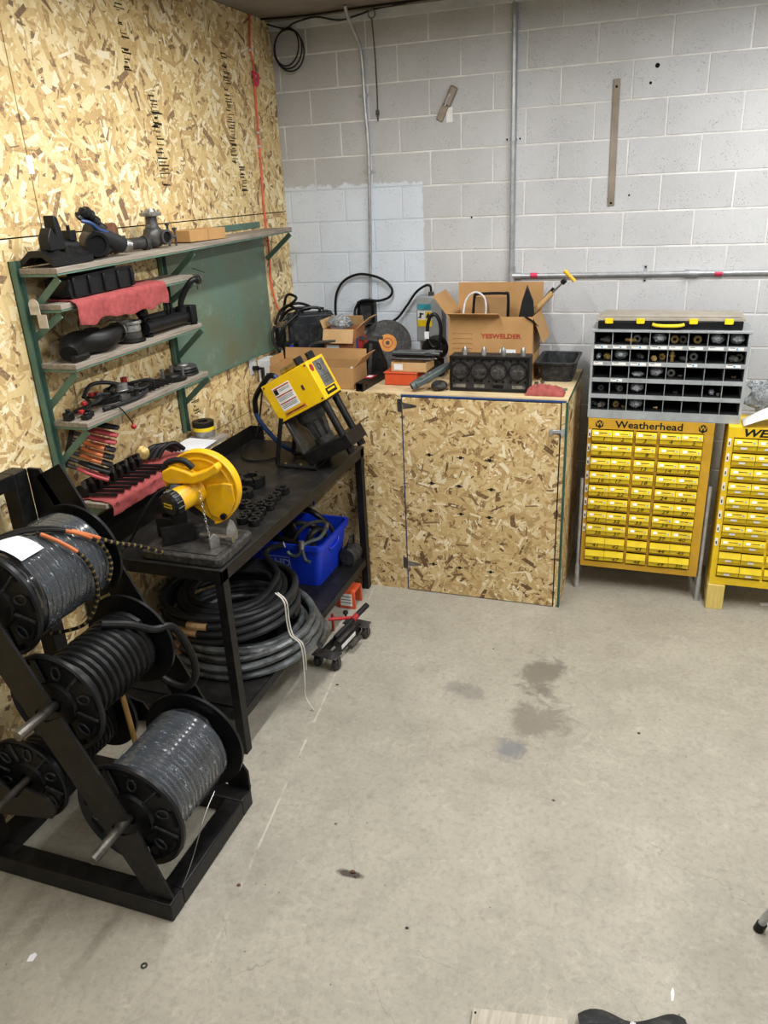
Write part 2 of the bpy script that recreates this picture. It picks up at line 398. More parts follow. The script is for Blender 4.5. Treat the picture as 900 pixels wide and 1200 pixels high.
mat('paper', 'e6e8ea', .7, 0, 'd5d8dc', 9)
mat('blue_dot', '4aa5dd', .5)
mat('ink', '1d1a16', .6)
mat('pen', '2f2a12', .6)
mat('red_ink', 'b0402a', .6)
mat('orange_label', 'e2932a', .6)
mat('blue_tote', '1a3fd6', .38, 0, '1535b8', 6)
mat('white_print', 'aab6ea', .5)
mat('red_cloth', 'a54c4b', .9, 0, '8a3c3c', 45, bump=.6)
mat('dark_red_cloth', 'a2514a', .88, 0, '83403b', 26, bump=.4)
mat('orange_pedal', 'd9582c', .45, 0, 'b8441f', 10, dust=.2)
mat('orange_box', 'd2532a', .5, 0, 'bd4823', 10)
mat('red_paint', 'b8262b', .42, 0, '8f1f22', 14, dust=.2)
mat('red_grip', 'b5474a', .5, 0, '973a3d', 20)
mat('orange_grip', 'c9713c', .55, 0, 'a65a2e', 20)
mat('orange_cord', 'ec6a49', .5)
mat('red_tape', 'd6365a', .5)
mat('cardboard', 'b98f5c', .8, 0, 'a67f4f', 5, bump=.08)
mat('cardboard_in', '9d7a50', .85, 0, '8b6b45', 5)
mat('cardboard_pale', 'caa677', .8, 0, 'b8935f', 6)
mat('cardboard_red', 'a9714c', .8, 0, '96633f', 6)
mat('bin_grey', 'b3b9bb', .45, .35, '9aa0a2', 10, dust=.12)
mat('bin_dark', '27282a', .6, .1, '1b1c1d', 8)
mat('lid_beige', 'a69f92', .7, 0, '8f887b', 8, dust=.2)
mat('case_black', '202327', .45, 0, '2b2e32', 9, dust=.25)
mat('white_cloth', 'e4e3df', .8, 0, 'cfcdc8', 12)
mat('white_plastic', 'd9dadb', .45)
mat('grey_box', '9da3a5', .45, .2, '8b9193', 9)
mat('teal_print', '2f93a0', .5)
mat('blue_hose', '2c4a7d', .45, 0, '213a66', 20)
mat('silver_wrap', 'aab0b8', .3, .3, '62666c', 26)
mat('hose_silver', '6d7274', .28, .35, '2c2e30', 12, dust=.3)  # silvery patches put the highlights of a dark glossy hose into its colour
mat('grip_black', '1f2022', .55)
mat('teal_grey', '596464', .5, .3, '454e4e', 14, dust=.2)
mat('hole', '0b0b0b', .9)
mat('strip_brown', '9a8f80', .55, .4, '7d7264', 9)
mat('tag_tan', 'd8cfc0', .6)
mat('twine', 'd7d3c6', .8)
mat('chain_steel', 'b9b7b0', .3, .9)
mat('hose_tape', 'd3b082', .6, 0, 'b58f60', 30)
def m_wh():
    t = NT('wrapped_hose'); f = t.noise(t.pos(), 20, 4); t.out(t.mix(t.step(f, .4, .7), S('17181a'), S('2e3236')), .2); t.b.inputs['Coat Weight'].default_value = .8; t.b.inputs['Coat Roughness'].default_value = .08; MATS['wrapped_hose'] = t.m
m_wh()
mat('shaft_steel', '6f6b64', .4, .6, '45423d', 18)
def m_wrap():
    t = NT('plastic_film'); p = t.pos(); mp = t.n('ShaderNodeMapping'); t.L.new(p, mp.inputs[0]); mp.inputs['Scale'].default_value = (1, 2.6, 1); f = t.noise(mp.outputs[0], 24, 4, .65, 1.2)
    t.out(S('c3ccd6'), .08)
    t.L.new(t.math('ADD', .07, t.math('MULTIPLY', t.step(f, .60, .76), .55)), t.b.inputs['Alpha']); t.bump(f, .6, .004); MATS['film'] = t.m  # whitish opaque streaks paint highlights onto the clear film
m_wrap()
def m_bag():
    t = NT('clear_bag'); p = t.pos(); f = t.noise(p, 60, 4, .7, 1.0)
    t.out(t.mix(t.step(f, .4, .75), S('6f757a'), S('d9dee2')), .18); t.L.new(t.math('ADD', .35, t.math('MULTIPLY', f, .7)), t.b.inputs['Alpha']); t.bump(f, .9, .004); MATS['bag'] = t.m
m_bag()

# ================================================================ STRUCTURE
U = .2032
struct('floor', MB().b2((-.3, -8.5, -.1), (7.0, .3, 0)), MATS['floor'])
struct('ceiling', MB().b2((-.3, -8.5, CEIL), (7.0, .3, CEIL + .1)), MATS['ceiling'])
# back wall: mortar core with every block of the shown stretch as a piece of its own
WX = 4.45
wall_back = struct('wall_back', MB().b2((-.2, .0015, 0), (7.0, .25, CEIL)), MATS['mortar'])
ZT = 16.5 * U
proto = {}
j = 0
for j in range(0, 18):
    z1 = min(ZT - (j - 1) * U, CEIL); z0 = max(ZT - j * U, 0)
    if z1 - z0 < .03: continue
    ks = [k for k in range(-2, 24) if (k % 2 == 0) == (j % 2 == 1)]
    for k in ks:
        xa = max(.04 + k * U, -.02); xb = min(.04 + (k + 2) * U, WX)
        if xb - xa < .03: continue
        key = (round(xb - xa, 3), round(z1 - z0, 3))
        c = Vector(((xa + xb) / 2, 0, z0))
        if key not in proto:
            g = .0045
            proto[key] = obj('block', MB().b2((xa + g, -.0015, z0 + g), (xb - g, .05, z1 - g)), MATS['block'], wall_back, bevel=.003)
            proto[key]['_y'] = 0
        else:
            s0 = proto[key]
            o = s0.copy(); COL.objects.link(o); o.parent = wall_back
            o.location = Vector(((xa + xb) / 2, wloc(s0).y, z0 + .0045)) - wloc(wall_back)
for o in proto.values():
    if '_y' in o: del o['_y']
for o in wall_back.children:
    if '_y' in o: del o['_y']
# left wall: osb sheets on studs
wall_left = struct('wall_left', MB().b2((-.2, -8.5, 0), (-.016, 0, CEIL)), MATS['dark_gap'])
SEAM = 2.417
for (ya, yb, za, zb) in [(-2.417, -.002, SEAM, CEIL), (-4.86, -2.417, SEAM, CEIL), (-2.417, -.002, 1.2, SEAM), (-4.86, -2.417, 1.2, SEAM), (-2.417, -.002, 0, 1.2), (-4.86, -2.417, 0, 1.2), (-7.3, -4.86, 0, SEAM), (-7.3, -4.86, SEAM, CEIL)]:
    obj('osb_sheet', MB().b2((-.0155, ya + .003, za + .003), (0, yb - .003, zb - .003)), MATS['osb_wall'], wall_left)
# stencilled mill marks printed on the sheets (illegible rows of strokes)
def stamp(y0, z0, z1, wd, seed):
    r = random.Random(seed); mb = MB(); z = z0
    while z < z1:
        h = r.uniform(.004, .022)
        if r.random() < .85:
            a = r.uniform(0, .35) * wd; b = r.uniform(.5, 1) * wd
            mb.b2((.0001, y0 + a, z), (.0006, y0 + b, z + r.uniform(.003, .008)))
            if r.random() < .4: mb.b2((.0001, y0 + a, z), (.0006, y0 + a + .006, z + h))
        z += h
    obj('mill_stamp', mb, MATS['pen'], wall_left)
stamp(-.70, 2.72, 3.30, .10, 1); stamp(-1.49, 2.58, 3.05, .11, 2); stamp(-1.66, 3.12, 3.42, .09, 3); stamp(-.62, 2.53, 2.70, .09, 4); stamp(-1.5, 1.36, 1.47, .09, 5)
obj('seam_marker', MB().b2((0, -2.43, 2.66), (.002, -2.395, 2.73)), MATS['white_label'], wall_left)
# pale metal track along the top of the back wall
trim = struct('trim_1', MB().b2((0, -.035, CEIL - .062), (4.4, -.003, CEIL - .004)), MATS['white_trim'], bevel=.002)
lag = MB()
obj('ledge', MB().b2((.0, -.075, CEIL - .012), (4.4, -.035, CEIL - .001)), MATS['ceiling'], trim)

# ================================================================ WALL FITTINGS
def conduit(name, pts, r, label, straps=(), m='galv'):
    t = thing(name, label, 'conduit', (pts[0][0], pts[0][1], min(p[2] for p in pts)))
    obj('pipe', MB().tube(pts, r, 12), MATS[m], t)
    for (x, z, horiz) in straps:
        mb = MB()
        if horiz: mb.cyl((x - .012, -.02, z), (x + .012, -.02, z), r + .004, n=12); mb.b2((x - .01, -.004, z - .045), (x + .01, -.001, z + .045))
        else: mb.cyl((x, -.02, z - .012), (x, -.02, z + .012), r + .004, n=12); mb.b2((x - .045, -.004, z - .01), (x + .045, -.001, z + .01))
        obj('pipe_strap', mb, MATS['galv'], t)
    return t
c1 = conduit('electrical_conduit', smooth([(.60, -.20, 3.555), (.60, -.16, 3.50), (.615, -.06, 3.40), (.625, -.022, 3.30), (.632, -.02, 3.0), (.64, -.02, 2.75), (.62, -.02, 2.2), (.60, -.02, 1.83)], 4), .011,
             'thin bent conduit running down the left of the block wall to a black outlet box', [(.63, 3.09, 0), (.637, 2.64, 0)])
ob = thing('outlet_box', 'small black outlet box at the bottom end of the thin conduit', 'electrical box', (.575, -.03, 1.62))
obj('body', MB().b2((.51, -.055, 1.63), (.64, -.002, 1.81)), MATS['black_plastic'], ob, bevel=.004)
obj('face', MB().b2((.535, -.058, 1.66), (.615, -.055, 1.78)), MATS['case_black'], ob, bevel=.002)
c2 = thing('electrical_conduit', 'thick straight conduit down the block wall that turns right into a long horizontal run', 'conduit', (1.59, -.02, 1.94))
obj('pipe', MB().tube([(1.587, -.02, 3.55), (1.594, -.02, 1.99)], .0155, 14), MATS['galv'], c2, label='vertical pipe')
obj('pipe', MB().tube([(1.60, -.02, 1.968), (3.9, -.02, 1.978)], .0145, 14), MATS['galv'], c2, label='horizontal pipe')
obj('elbow_fitting', MB().cyl((1.595, -.02, 1.93), (1.595, -.02, 2.03), .021, n=14).cyl((1.595, -.02, 1.968), (1.66, -.02, 1.968), .02, n=14).cyl((1.595, -.02, 1.925), (1.595, -.02, 1.94), .024, n=8), MATS['galv'], c2)
obj('coupling', MB().cyl((2.66, -.02, 1.973), (2.74, -.02, 1.973), .022, n=10).cyl((2.685, -.04, 1.972), (2.685, -.055, 1.972), .006, n=6).cyl((2.715, -.04, 1.972), (2.715, -.055, 1.972), .006, n=6), MATS['galv'], c2)
for x in (1.72, 2.83): obj('tape_band', MB().cyl((x, -.02, 1.97), (x + .045, -.02, 1.97), .0165, n=14), MATS['red_tape'], c2, label='red tape band')
for (x, z, h) in [(1.591, 2.78, 0), (2.43, 1.972, 1)]:
    mb = MB()
    if h: mb.cyl((x - .01, -.02, z), (x + .01, -.02, z), .0185, n=12).b2((x - .009, -.005, z - .05), (x + .009, -.001, z + .05))
    else: mb.cyl((x, -.02, z - .01), (x, -.02, z + .01), .0195, n=12).b2((x - .05, -.005, z - .009), (x + .05, -.001, z + .009))
    st = obj('pipe_strap', mb, MATS['galv'], c2)
    for s in (-1, 1): obj('screw', MB().ball((x if h else x + s * .04, -.006, z + s * .04 if h else z), .006, 8, 5), MATS['hole'], st)

hk = thing('eye_hook_cord', 'dark cord hanging from a ring under the ceiling trim', 'cord', (.725, -.04, 2.95))
obj('ring', MB().tube([(.728 + .022 * math.cos(a), -.09, 3.515 + .022 * math.sin(a)) for a in [i * PI / 8 for i in range(16)]], .005, 6, closed=True).cyl((.728, -.09, 3.535), (.728, -.09, 3.56), .005, n=6), MATS['steel'], hk)
obj('cord', MB().tube(smooth([(.728, -.09, 3.495), (.724, -.05, 3.3), (.72, -.03, 3.1), (.716, -.025, 2.96)], 4), .0045, 6), MATS['dark_metal'], hk)
obj('end_clip', MB().box((.716, -.025, 2.985), (.02, .014, .03)).cyl((.716, -.025, 2.94), (.716, -.025, 2.975), .006, n=6), MATS['dark_metal'], hk)

cl = thing('coiled_cable', 'loop of grey cable hanging in the ceiling corner of the block wall', 'cable', (.115, -.03, 3.3))
for k in range(3):
    obj('loop', MB().tube([(.125 + .012 * k + (.085 + .004 * k) * math.cos(a) + .012 * math.sin(a + k), -.045 - .009 * k, 3.40 - .012 * k + (.105 + .006 * k) * math.sin(a)) for a in [i * PI / 14 for i in range(28)]], .0052, 6, closed=True), MATS['rubber_grey'], cl)
obj('run', MB().tube(smooth([(.02, -.09, 3.53), (.13, -.06, 3.50), (.2, -.06, 3.525), (.35, -.07, 3.54), (.5, -.055, 3.51), (.62, -.05, 3.525), (.75, -.06, 3.545), (.95, -.08, 3.55)], 5), .0052, 6), MATS['rubber_grey'], cl)
tag(obj('ceiling_cable', MB().tube(smooth([(.0, -.13, 3.553), (.3, -.12, 3.545), (.7, -.11, 3.551), (1.3, -.1, 3.552), (1.8, -.1, 3.551)], 5), .006, 6), MATS['black_rubber']), 'black cable running along the ceiling edge over the block wall', 'cable')

brk = thing('metal_wall_bracket', 'two pieced brown metal bracket bolted aslant on the block wall', 'bracket', (1.17, -.01, 2.91))
Rb = Matrix.Rotation(math.radians(-27), 3, 'Y')
Rb = frame((0, 0, 0), (.46, 0, .89), (0, -1, 0)).to_3x3()
obj('plate', MB().box((1.195, -.012, 3.045), (.115, .02, .05), Rb), MATS['strip_brown'], brk, bevel=.008)
obj('plate', MB().box((1.14, -.008, 2.955), (.095, .012, .045), Rb), MATS['strip_brown'], brk, bevel=.004)
obj('link', MB().bar((1.16, -.02, 2.99), (1.20, -.02, 3.06), .012, .012, (0, -1, 0)), MATS['steel'], brk)
obj('bolt', MB().cyl((1.158, -.022, 2.998), (1.158, -.012, 2.998), .008, n=6), MATS['hole'], brk)
obj('paint_patch', MB().b2((1.165, -.003, 2.9), (1.205, -.0022, 2.985)), MATS['white_label'], brk)
st = thing('metal_wall_strip', 'long narrow brown metal strip fixed upright on the block wall', 'bracket', (2.19, -.01, 2.37))
obj('strip', MB().bar((2.187, -.007, 3.06), (2.197, -.007, 2.375), .008, .038, (0, -1, 0)), MATS['strip_brown'], st, bevel=.002)
for z in (3.02, 2.39): obj('screw', MB().ball((2.188 if z > 3 else 2.197, -.012, z), .007, 8, 5), MATS['hole'], st)
dh = MB()
for (x, z, r) in [(2.405, 3.11, .013), (2.375, 3.025, .008), (1.325, 2.955 - .62, .006), (2.30, 2.43, .006)]: dh.cyl((x, -.0022, z), (x, -.0012, z), r, n=12)
obj('drill_hole', dh, MATS['hole'], wall_back)

# orange air line on the left wall
oc = thing('extension_line', 'orange cord running down the OSB wall from ceiling to the box top', 'cord', (.01, -.33, 1.85))
obj('cord', MB().tube(smooth([(.012, -.30, 3.555), (.012, -.335, 3.38), (.014, -.32, 3.28), (.012, -.325, 3.1), (.012, -.335, 2.9), (.012, -.345, 2.65), (.012, -.36, 2.45), (.014, -.35, 2.2), (.012, -.362, 2.0), (.03, -.36, 1.85), (.05, -.33, 1.75)], 5), .0065, 8), MATS['orange_cord'], oc)
obj('knot', MB().tube(smooth([(.016, -.33, 3.24), (.03, -.30, 3.22), (.02, -.30, 3.17), (.03, -.345, 3.18), (.02, -.34, 3.23)], 5, True), .0085, 8, closed=True), MATS['red_tape'], oc)
for z, y in ((3.36, -.333), (2.82, -.338), (2.32, -.356), (2.9, -.335)): obj('cable_clip', MB().box((.012, y, z), (.018, .022, .012)), MATS['white_plastic'], oc, bevel=.003)

# black cable looping on the wall above the box
tag(obj('looped_cable', MB().tube(smooth([(.345, -.045, 1.64), (.34, -.045, 1.76), (.36, -.045, 1.87), (.42, -.04, 1.95), (.52, -.04, 1.99), (.62, -.045, 1.985), (.72, -.05, 1.95), (.775, -.05, 1.89), (.755, -.05, 1.84), (.68, -.06, 1.815), (.6, -.065, 1.82), (.54, -.07, 1.81), (.505, -.075, 1.76), (.50, -.09, 1.7)], 6), .009, 10), MATS['black_rubber']), 'thick black cable looping up the white painted wall patch', 'cable')
tag(obj('supply_cable', MB().tube(smooth([(1.06, -.07, 1.878), (1.055, -.07, 1.912), (1.02, -.07, 1.915), (.95, -.06, 1.87), (.88, -.055, 1.78), (.8, -.055, 1.69), (.7, -.06, 1.655), (.6, -.1, 1.66), (.57, -.13, 1.62)], 6), .0085, 10), MATS['black_rubber']), 'thick black cable curving from the grey disconnect box toward the tool case', 'cable')
# disconnect box
db = thing('disconnect_switch', 'grey wall mounted electrical disconnect box with yellow warning sticker', 'electrical box', (1.05, -.06, 1.55))
obj('body', MB().b2((.965, -.115, 1.55), (1.145, -.003, 1.85)), MATS['grey_box'], db, bevel=.006)
obj('gland', MB().cyl((1.06, -.07, 1.85), (1.06, -.07, 1.875), .02, n=10), MATS['dark_metal'], db)
st_ = obj('warning_sticker', MB().b2((.975, -.1165, 1.65), (1.075, -.1152, 1.755)), MATS['paper'], db)
obj('sticker_band', MB().b2((.975, -.1172, 1.65), (1.075, -.1164, 1.695)), MATS['yellow_latch'], st_)
obj('sticker_band', MB().b2((1.03, -.1172, 1.70), (1.072, -.1164, 1.75)), MATS['yellow_latch'], st_)
obj('pictogram', MB().prism([(-.02, -.016), (.02, -.016), (0, .02)], FRONT(1.05, -.1176, 1.725), .0006), MATS['ink'], st_)
obj('pictogram', MB().box((.995, -.1176, 1.725), (.012, .0012, .035)).box((1.005, -.1176, 1.735), (.026, .0012, .008)).box((.99, -.1176, 1.712), (.02, .0012, .008)), MATS['ink'], st_)
obj('brand_band', MB().b2((.975, -.1165, 1.765), (1.07, -.1152, 1.80)), MATS['teal_print'], db)
# wall outlet on osb
wo = thing('power_outlet', 'white wall outlet plate with a black plug on the OSB wall', 'outlet', (.01, -.734, 1.43))
obj('plate', MB().b2((.001, -.775, 1.43), (.01, -.695, 1.55)), MATS['white_plastic'], wo, bevel=.003)
obj('plug', MB().cyl((.01, -.735, 1.47), (.05, -.735, 1.47), .017, n=10), MATS['black_plastic'], wo)
obj('lead', MB().tube(smooth([(.05, -.735, 1.47), (.09, -.76, 1.47), (.12, -.82, 1.44), (.13, -.865, 1.36), (.1, -.9, 1.15), (.08, -.93, 1.06)], 5), .006, 8), MATS['black_rubber'], wo)

# ================================================================ WALL SHELVES
sh = thing('shelf_unit', 'green steel framed wall shelf with weathered plywood boards on the OSB wall', 'shelf', (.1, -1.6, 1.26))
YL, YR = -2.632, -1.602
for (y, za, zb) in [(YL, 1.255, 2.33), (YR, 1.29, 2.30)]:
    obj('post', MB().b2((.001, y - .022, za), (.006, y + .022, zb)).b2((.001, y - .022, za), (.03, y - .018, zb)).b2((.001, y + .018, za), (.03, y + .022, zb)), MATS['green_steel'], sh)
boards = [('top', 2.300, 2.330, -2.635, -.41, .225), ('s2', 2.155, 2.165, -2.625, -1.61, .20), ('s3', 1.905, 1.915, -2.625, -1.61, .215), ('s4', 1.648, 1.652, -2.625, -1.61, .215), ('s5', 1.262, 1.262, -2.62, -1.50, .225)]
SHZ = {}
for (nm, za, zb, ya, yb, dx) in boards:
    SHZ[nm] = lambda y, za=za, zb=zb, ya=ya, yb=yb: za + (zb - za) * (y - ya) / (yb - ya)
    g = MB(); t_ = .022
    vs = [(x, y, (za if y == ya else zb) - d) for x in (.032, dx) for y in (ya, yb) for d in (t_, 0)]
    g.add(vs, [(0, 1, 3, 2), (4, 6, 7, 5), (0, 4, 5, 1), (2, 3, 7, 6), (0, 2, 6, 4), (1, 5, 7, 3)])
    b = obj('board', g, MATS['shelf_wood'], sh, bevel=.002)
    e = MB().bar((dx - .004, ya, za - t_ - .004), (dx - .004, yb, zb - t_ - .004), .006, .008); e.b2((.03, ya + .002, za - t_ - .012), (dx - .008, ya + .006, za - t_ - .0005))
    if nm != 's5': obj('edge_angle', e, MATS['green_steel'], b)
    for y in (YL, YR, -.42):
        if y < ya - .02 or y > yb + .02: continue
        z = SHZ[nm](y) - t_ - .005
        if nm == 's5' : continue
        drop = .17 if nm != 's2' else .12
        br = MB().bar((.03, y + .018, z - drop), (dx - .02, y + .018, z), .028, .004, (0, 1, 0)); 
        br = MB(); br.bar((.015, y + .02, z - drop), (dx - .02, y + .02, z - .016), .03, .005, (0, 0, 1))
        obj('bracket', br, MATS['green_steel'], sh)
# s5 bracket plate at the foot of the left post
obj('bracket', MB().prism([(0, 0), (.19, 0), (.0, -.12)], frame((.02, YL + .022, 1.238), (1, 0, 0), (0, 0, 1)), .004), MATS['green_steel'], sh)
# perforated back panel and green strip
pp = tag(obj('perforated_panel', MB().b2((.003, -1.578, 1.545), (.010, -.415, 2.30)), MATS['perf']), 'green perforated steel back panel below the top shelf', 'panel')
obj('lower_flange', MB().b2((.003, -1.578, 1.538), (.024, -.415, 1.545)), MATS['green_steel'], pp)
bs = tag(obj('green_backboard', MB().b2((.0015, -1.62, 2.337), (.007, -.43, 2.372)), MATS['green_steel']), 'narrow green strip on the wall just above the top shelf', 'board')
# tan tags on the left post
tg = thing('shelf_tag', 'pair of pale tags hanging on the left shelf bracket', 'tag', (.1, -2.62, 2.1))
obj('tag', MB().cyl((.085, -2.652, 2.155), (.085, -2.648, 2.155), .026, n=16).box((.085, -2.65, 2.135), (.05, .004, .035)), MATS['tag_tan'], tg)
obj('tag', MB().box((.115, -2.65, 2.09), (.045, .004, .055)), MATS['tag_tan'], tg)

# ================================================================ WORK BENCH
bn = thing('work_bench', 'long black steel work bench with lower shelf along the OSB wall', 'workbench', (.4, -1.75, 0))
BY0, BY1, BX, BZ = -2.66, -.852, .81, 1.015
obj('top', MB().b2((.012, BY0, BZ - .008), (BX, BY1, BZ)), MATS['bench_steel'], bn, bevel=.002)
ap = MB()
ap.b2((BX - .006, BY0, BZ - .062), (BX, BY1, BZ - .008)); ap.b2((.012, BY0, BZ - .062), (BX, BY0 + .006, BZ - .008)); ap.b2((.012, BY1 - .006, BZ - .062), (BX, BY1, BZ - .008))
obj('apron', ap, MATS['black_steel'], bn)
obj('backsplash', MB().b2((.006, BY0, BZ - .03), (.012, BY1, BZ + .095)), MATS['black_steel'], bn)
obj('end_splash', MB().b2((.012, BY1 - .005, BZ), (.10, BY1, BZ + .095)), MATS['black_steel'], bn)
for (x, y) in [(BX - .045, BY0 + .005), (BX - .045, BY1 - .055), (.02, BY0 + .005), (.02, BY1 - .055)]:
    obj('leg', MB().b2((x, y, 0), (x + .045, y + .05, BZ - .008)), MATS['black_steel'], bn, bevel=.002)
LZ = .235
obj('lower_shelf', MB().b2((.03, BY0 + .06, LZ - .012), (BX - .01, BY1 - .055, LZ)), MATS['bench_steel'], bn)
lr = MB().b2((BX - .012, BY0 + .055, LZ - .05), (BX - .006, BY1 - .06, LZ)).b2((.03, BY0 + .02, LZ - .05), (BX - .045, BY0 + .06, LZ - .0125)); obj('shelf_rail', lr, MATS['black_steel'], bn)

# ================================================================ OSB BOX
bx = thing('plywood_box_cabinet', 'large OSB box cabinet with a hinged front door against the block wall', 'cabinet', (1.05, -.42, 0))
FY, BH, BXR = -.835, 1.365, 2.085
obj('top_panel', MB().b2((.012, FY + .012, BH - .018), (BXR - .002, -.012, BH)), MATS['osb_top'], bx, bevel=.001)
obj('front_panel', MB().b2((.012, FY, .0), (1.07, FY + .011, BH - .006)), MATS['osb_front'], bx)
obj('side_panel', MB().b2((BXR - .012, FY + .02, .0), (BXR, -.012, BH - .019)), MATS['osb_side'], bx)
obj('edge_board', MB().b2((2.05, FY, .0), (BXR - .0125, FY + .03, BH - .019)), MATS['osb_front'], bx)
obj('edge_board', MB().b2((BXR - .012, FY - .001, .0), (BXR + .001, FY + .0195, BH - .019)), MATS['dark_green'], bx, label='dark green painted corner edge')
obj('edge_board', MB().b2((BXR - .0015, FY + .02, BH - .0185), (BXR + .0015, -.012, BH + .001)), MATS['dark_green'], bx, label='dark green painted top edge')
obj('top_rail', MB().b2((1.07, FY, BH - .018), (BXR - .0125, FY + .0115, BH - .008)), MATS['blue_hose'], bx, label='blue edge under the top')
dr = obj('door', MB().b2((1.079, FY - .006, .006), (2.043, FY + .006, BH - .024)), MATS['osb_front'], bx, bevel=.001)
obj('door_edge', MB().b2((1.0725, FY - .004, .006), (1.0785, FY + .004, BH - .024)), MATS['blue_hose'], dr, label='blue painted door edge')
obj('door_edge', MB().b2((2.0435, FY - .004, .006), (2.0485, FY + .004, BH - .024)), MATS['ink'], dr, label='black strip along the door gap')  # black strip filling the gap beside the door
for z in (1.29, .20):
    h = obj('hinge', MB().prism([(0, -.018), (.012, -.018), (.09, -.006), (.09, .006), (.012, .018), (0, .018)], FRONT(1.082, FY - .0062, z), .002), MATS['steel'], bx)
    obj('hinge_leaf', MB().b2((1.045, FY - .003, z - .04), (1.068, FY - .0002, z + .04)).cyl((1.074, FY - .008, z - .04), (1.074, FY - .008, z + .04), .005, n=8), MATS['dark_metal'], h)
lt = obj('latch', MB().b2((1.985, FY - .014, 1.165), (2.07, FY - .0065, 1.185)), MATS['galv'], bx, bevel=.002)
obj('latch_keeper', MB().b2((2.052, FY - .02, 1.155), (2.07, FY - .001, 1.195)).b2((1.99, FY - .02, 1.158), (2.004, FY - .0062, 1.192)), MATS['galv'], lt)
# small burnt slots in the door in rows
for r_, z in enumerate((.98, .79, .6, .215)):
    for c_, x in enumerate((1.245, 1.435, 1.63)):
        k = .012 if (r_ + c_) % 2 else 0
        obj('door_slot', MB().box((x + k, FY - .0064, z - .006 * c_), (.048, .001, .0065)).box((x + k, FY - .0065, z - .006 * c_), (.018, .001, .02)), MATS['ink'], dr)

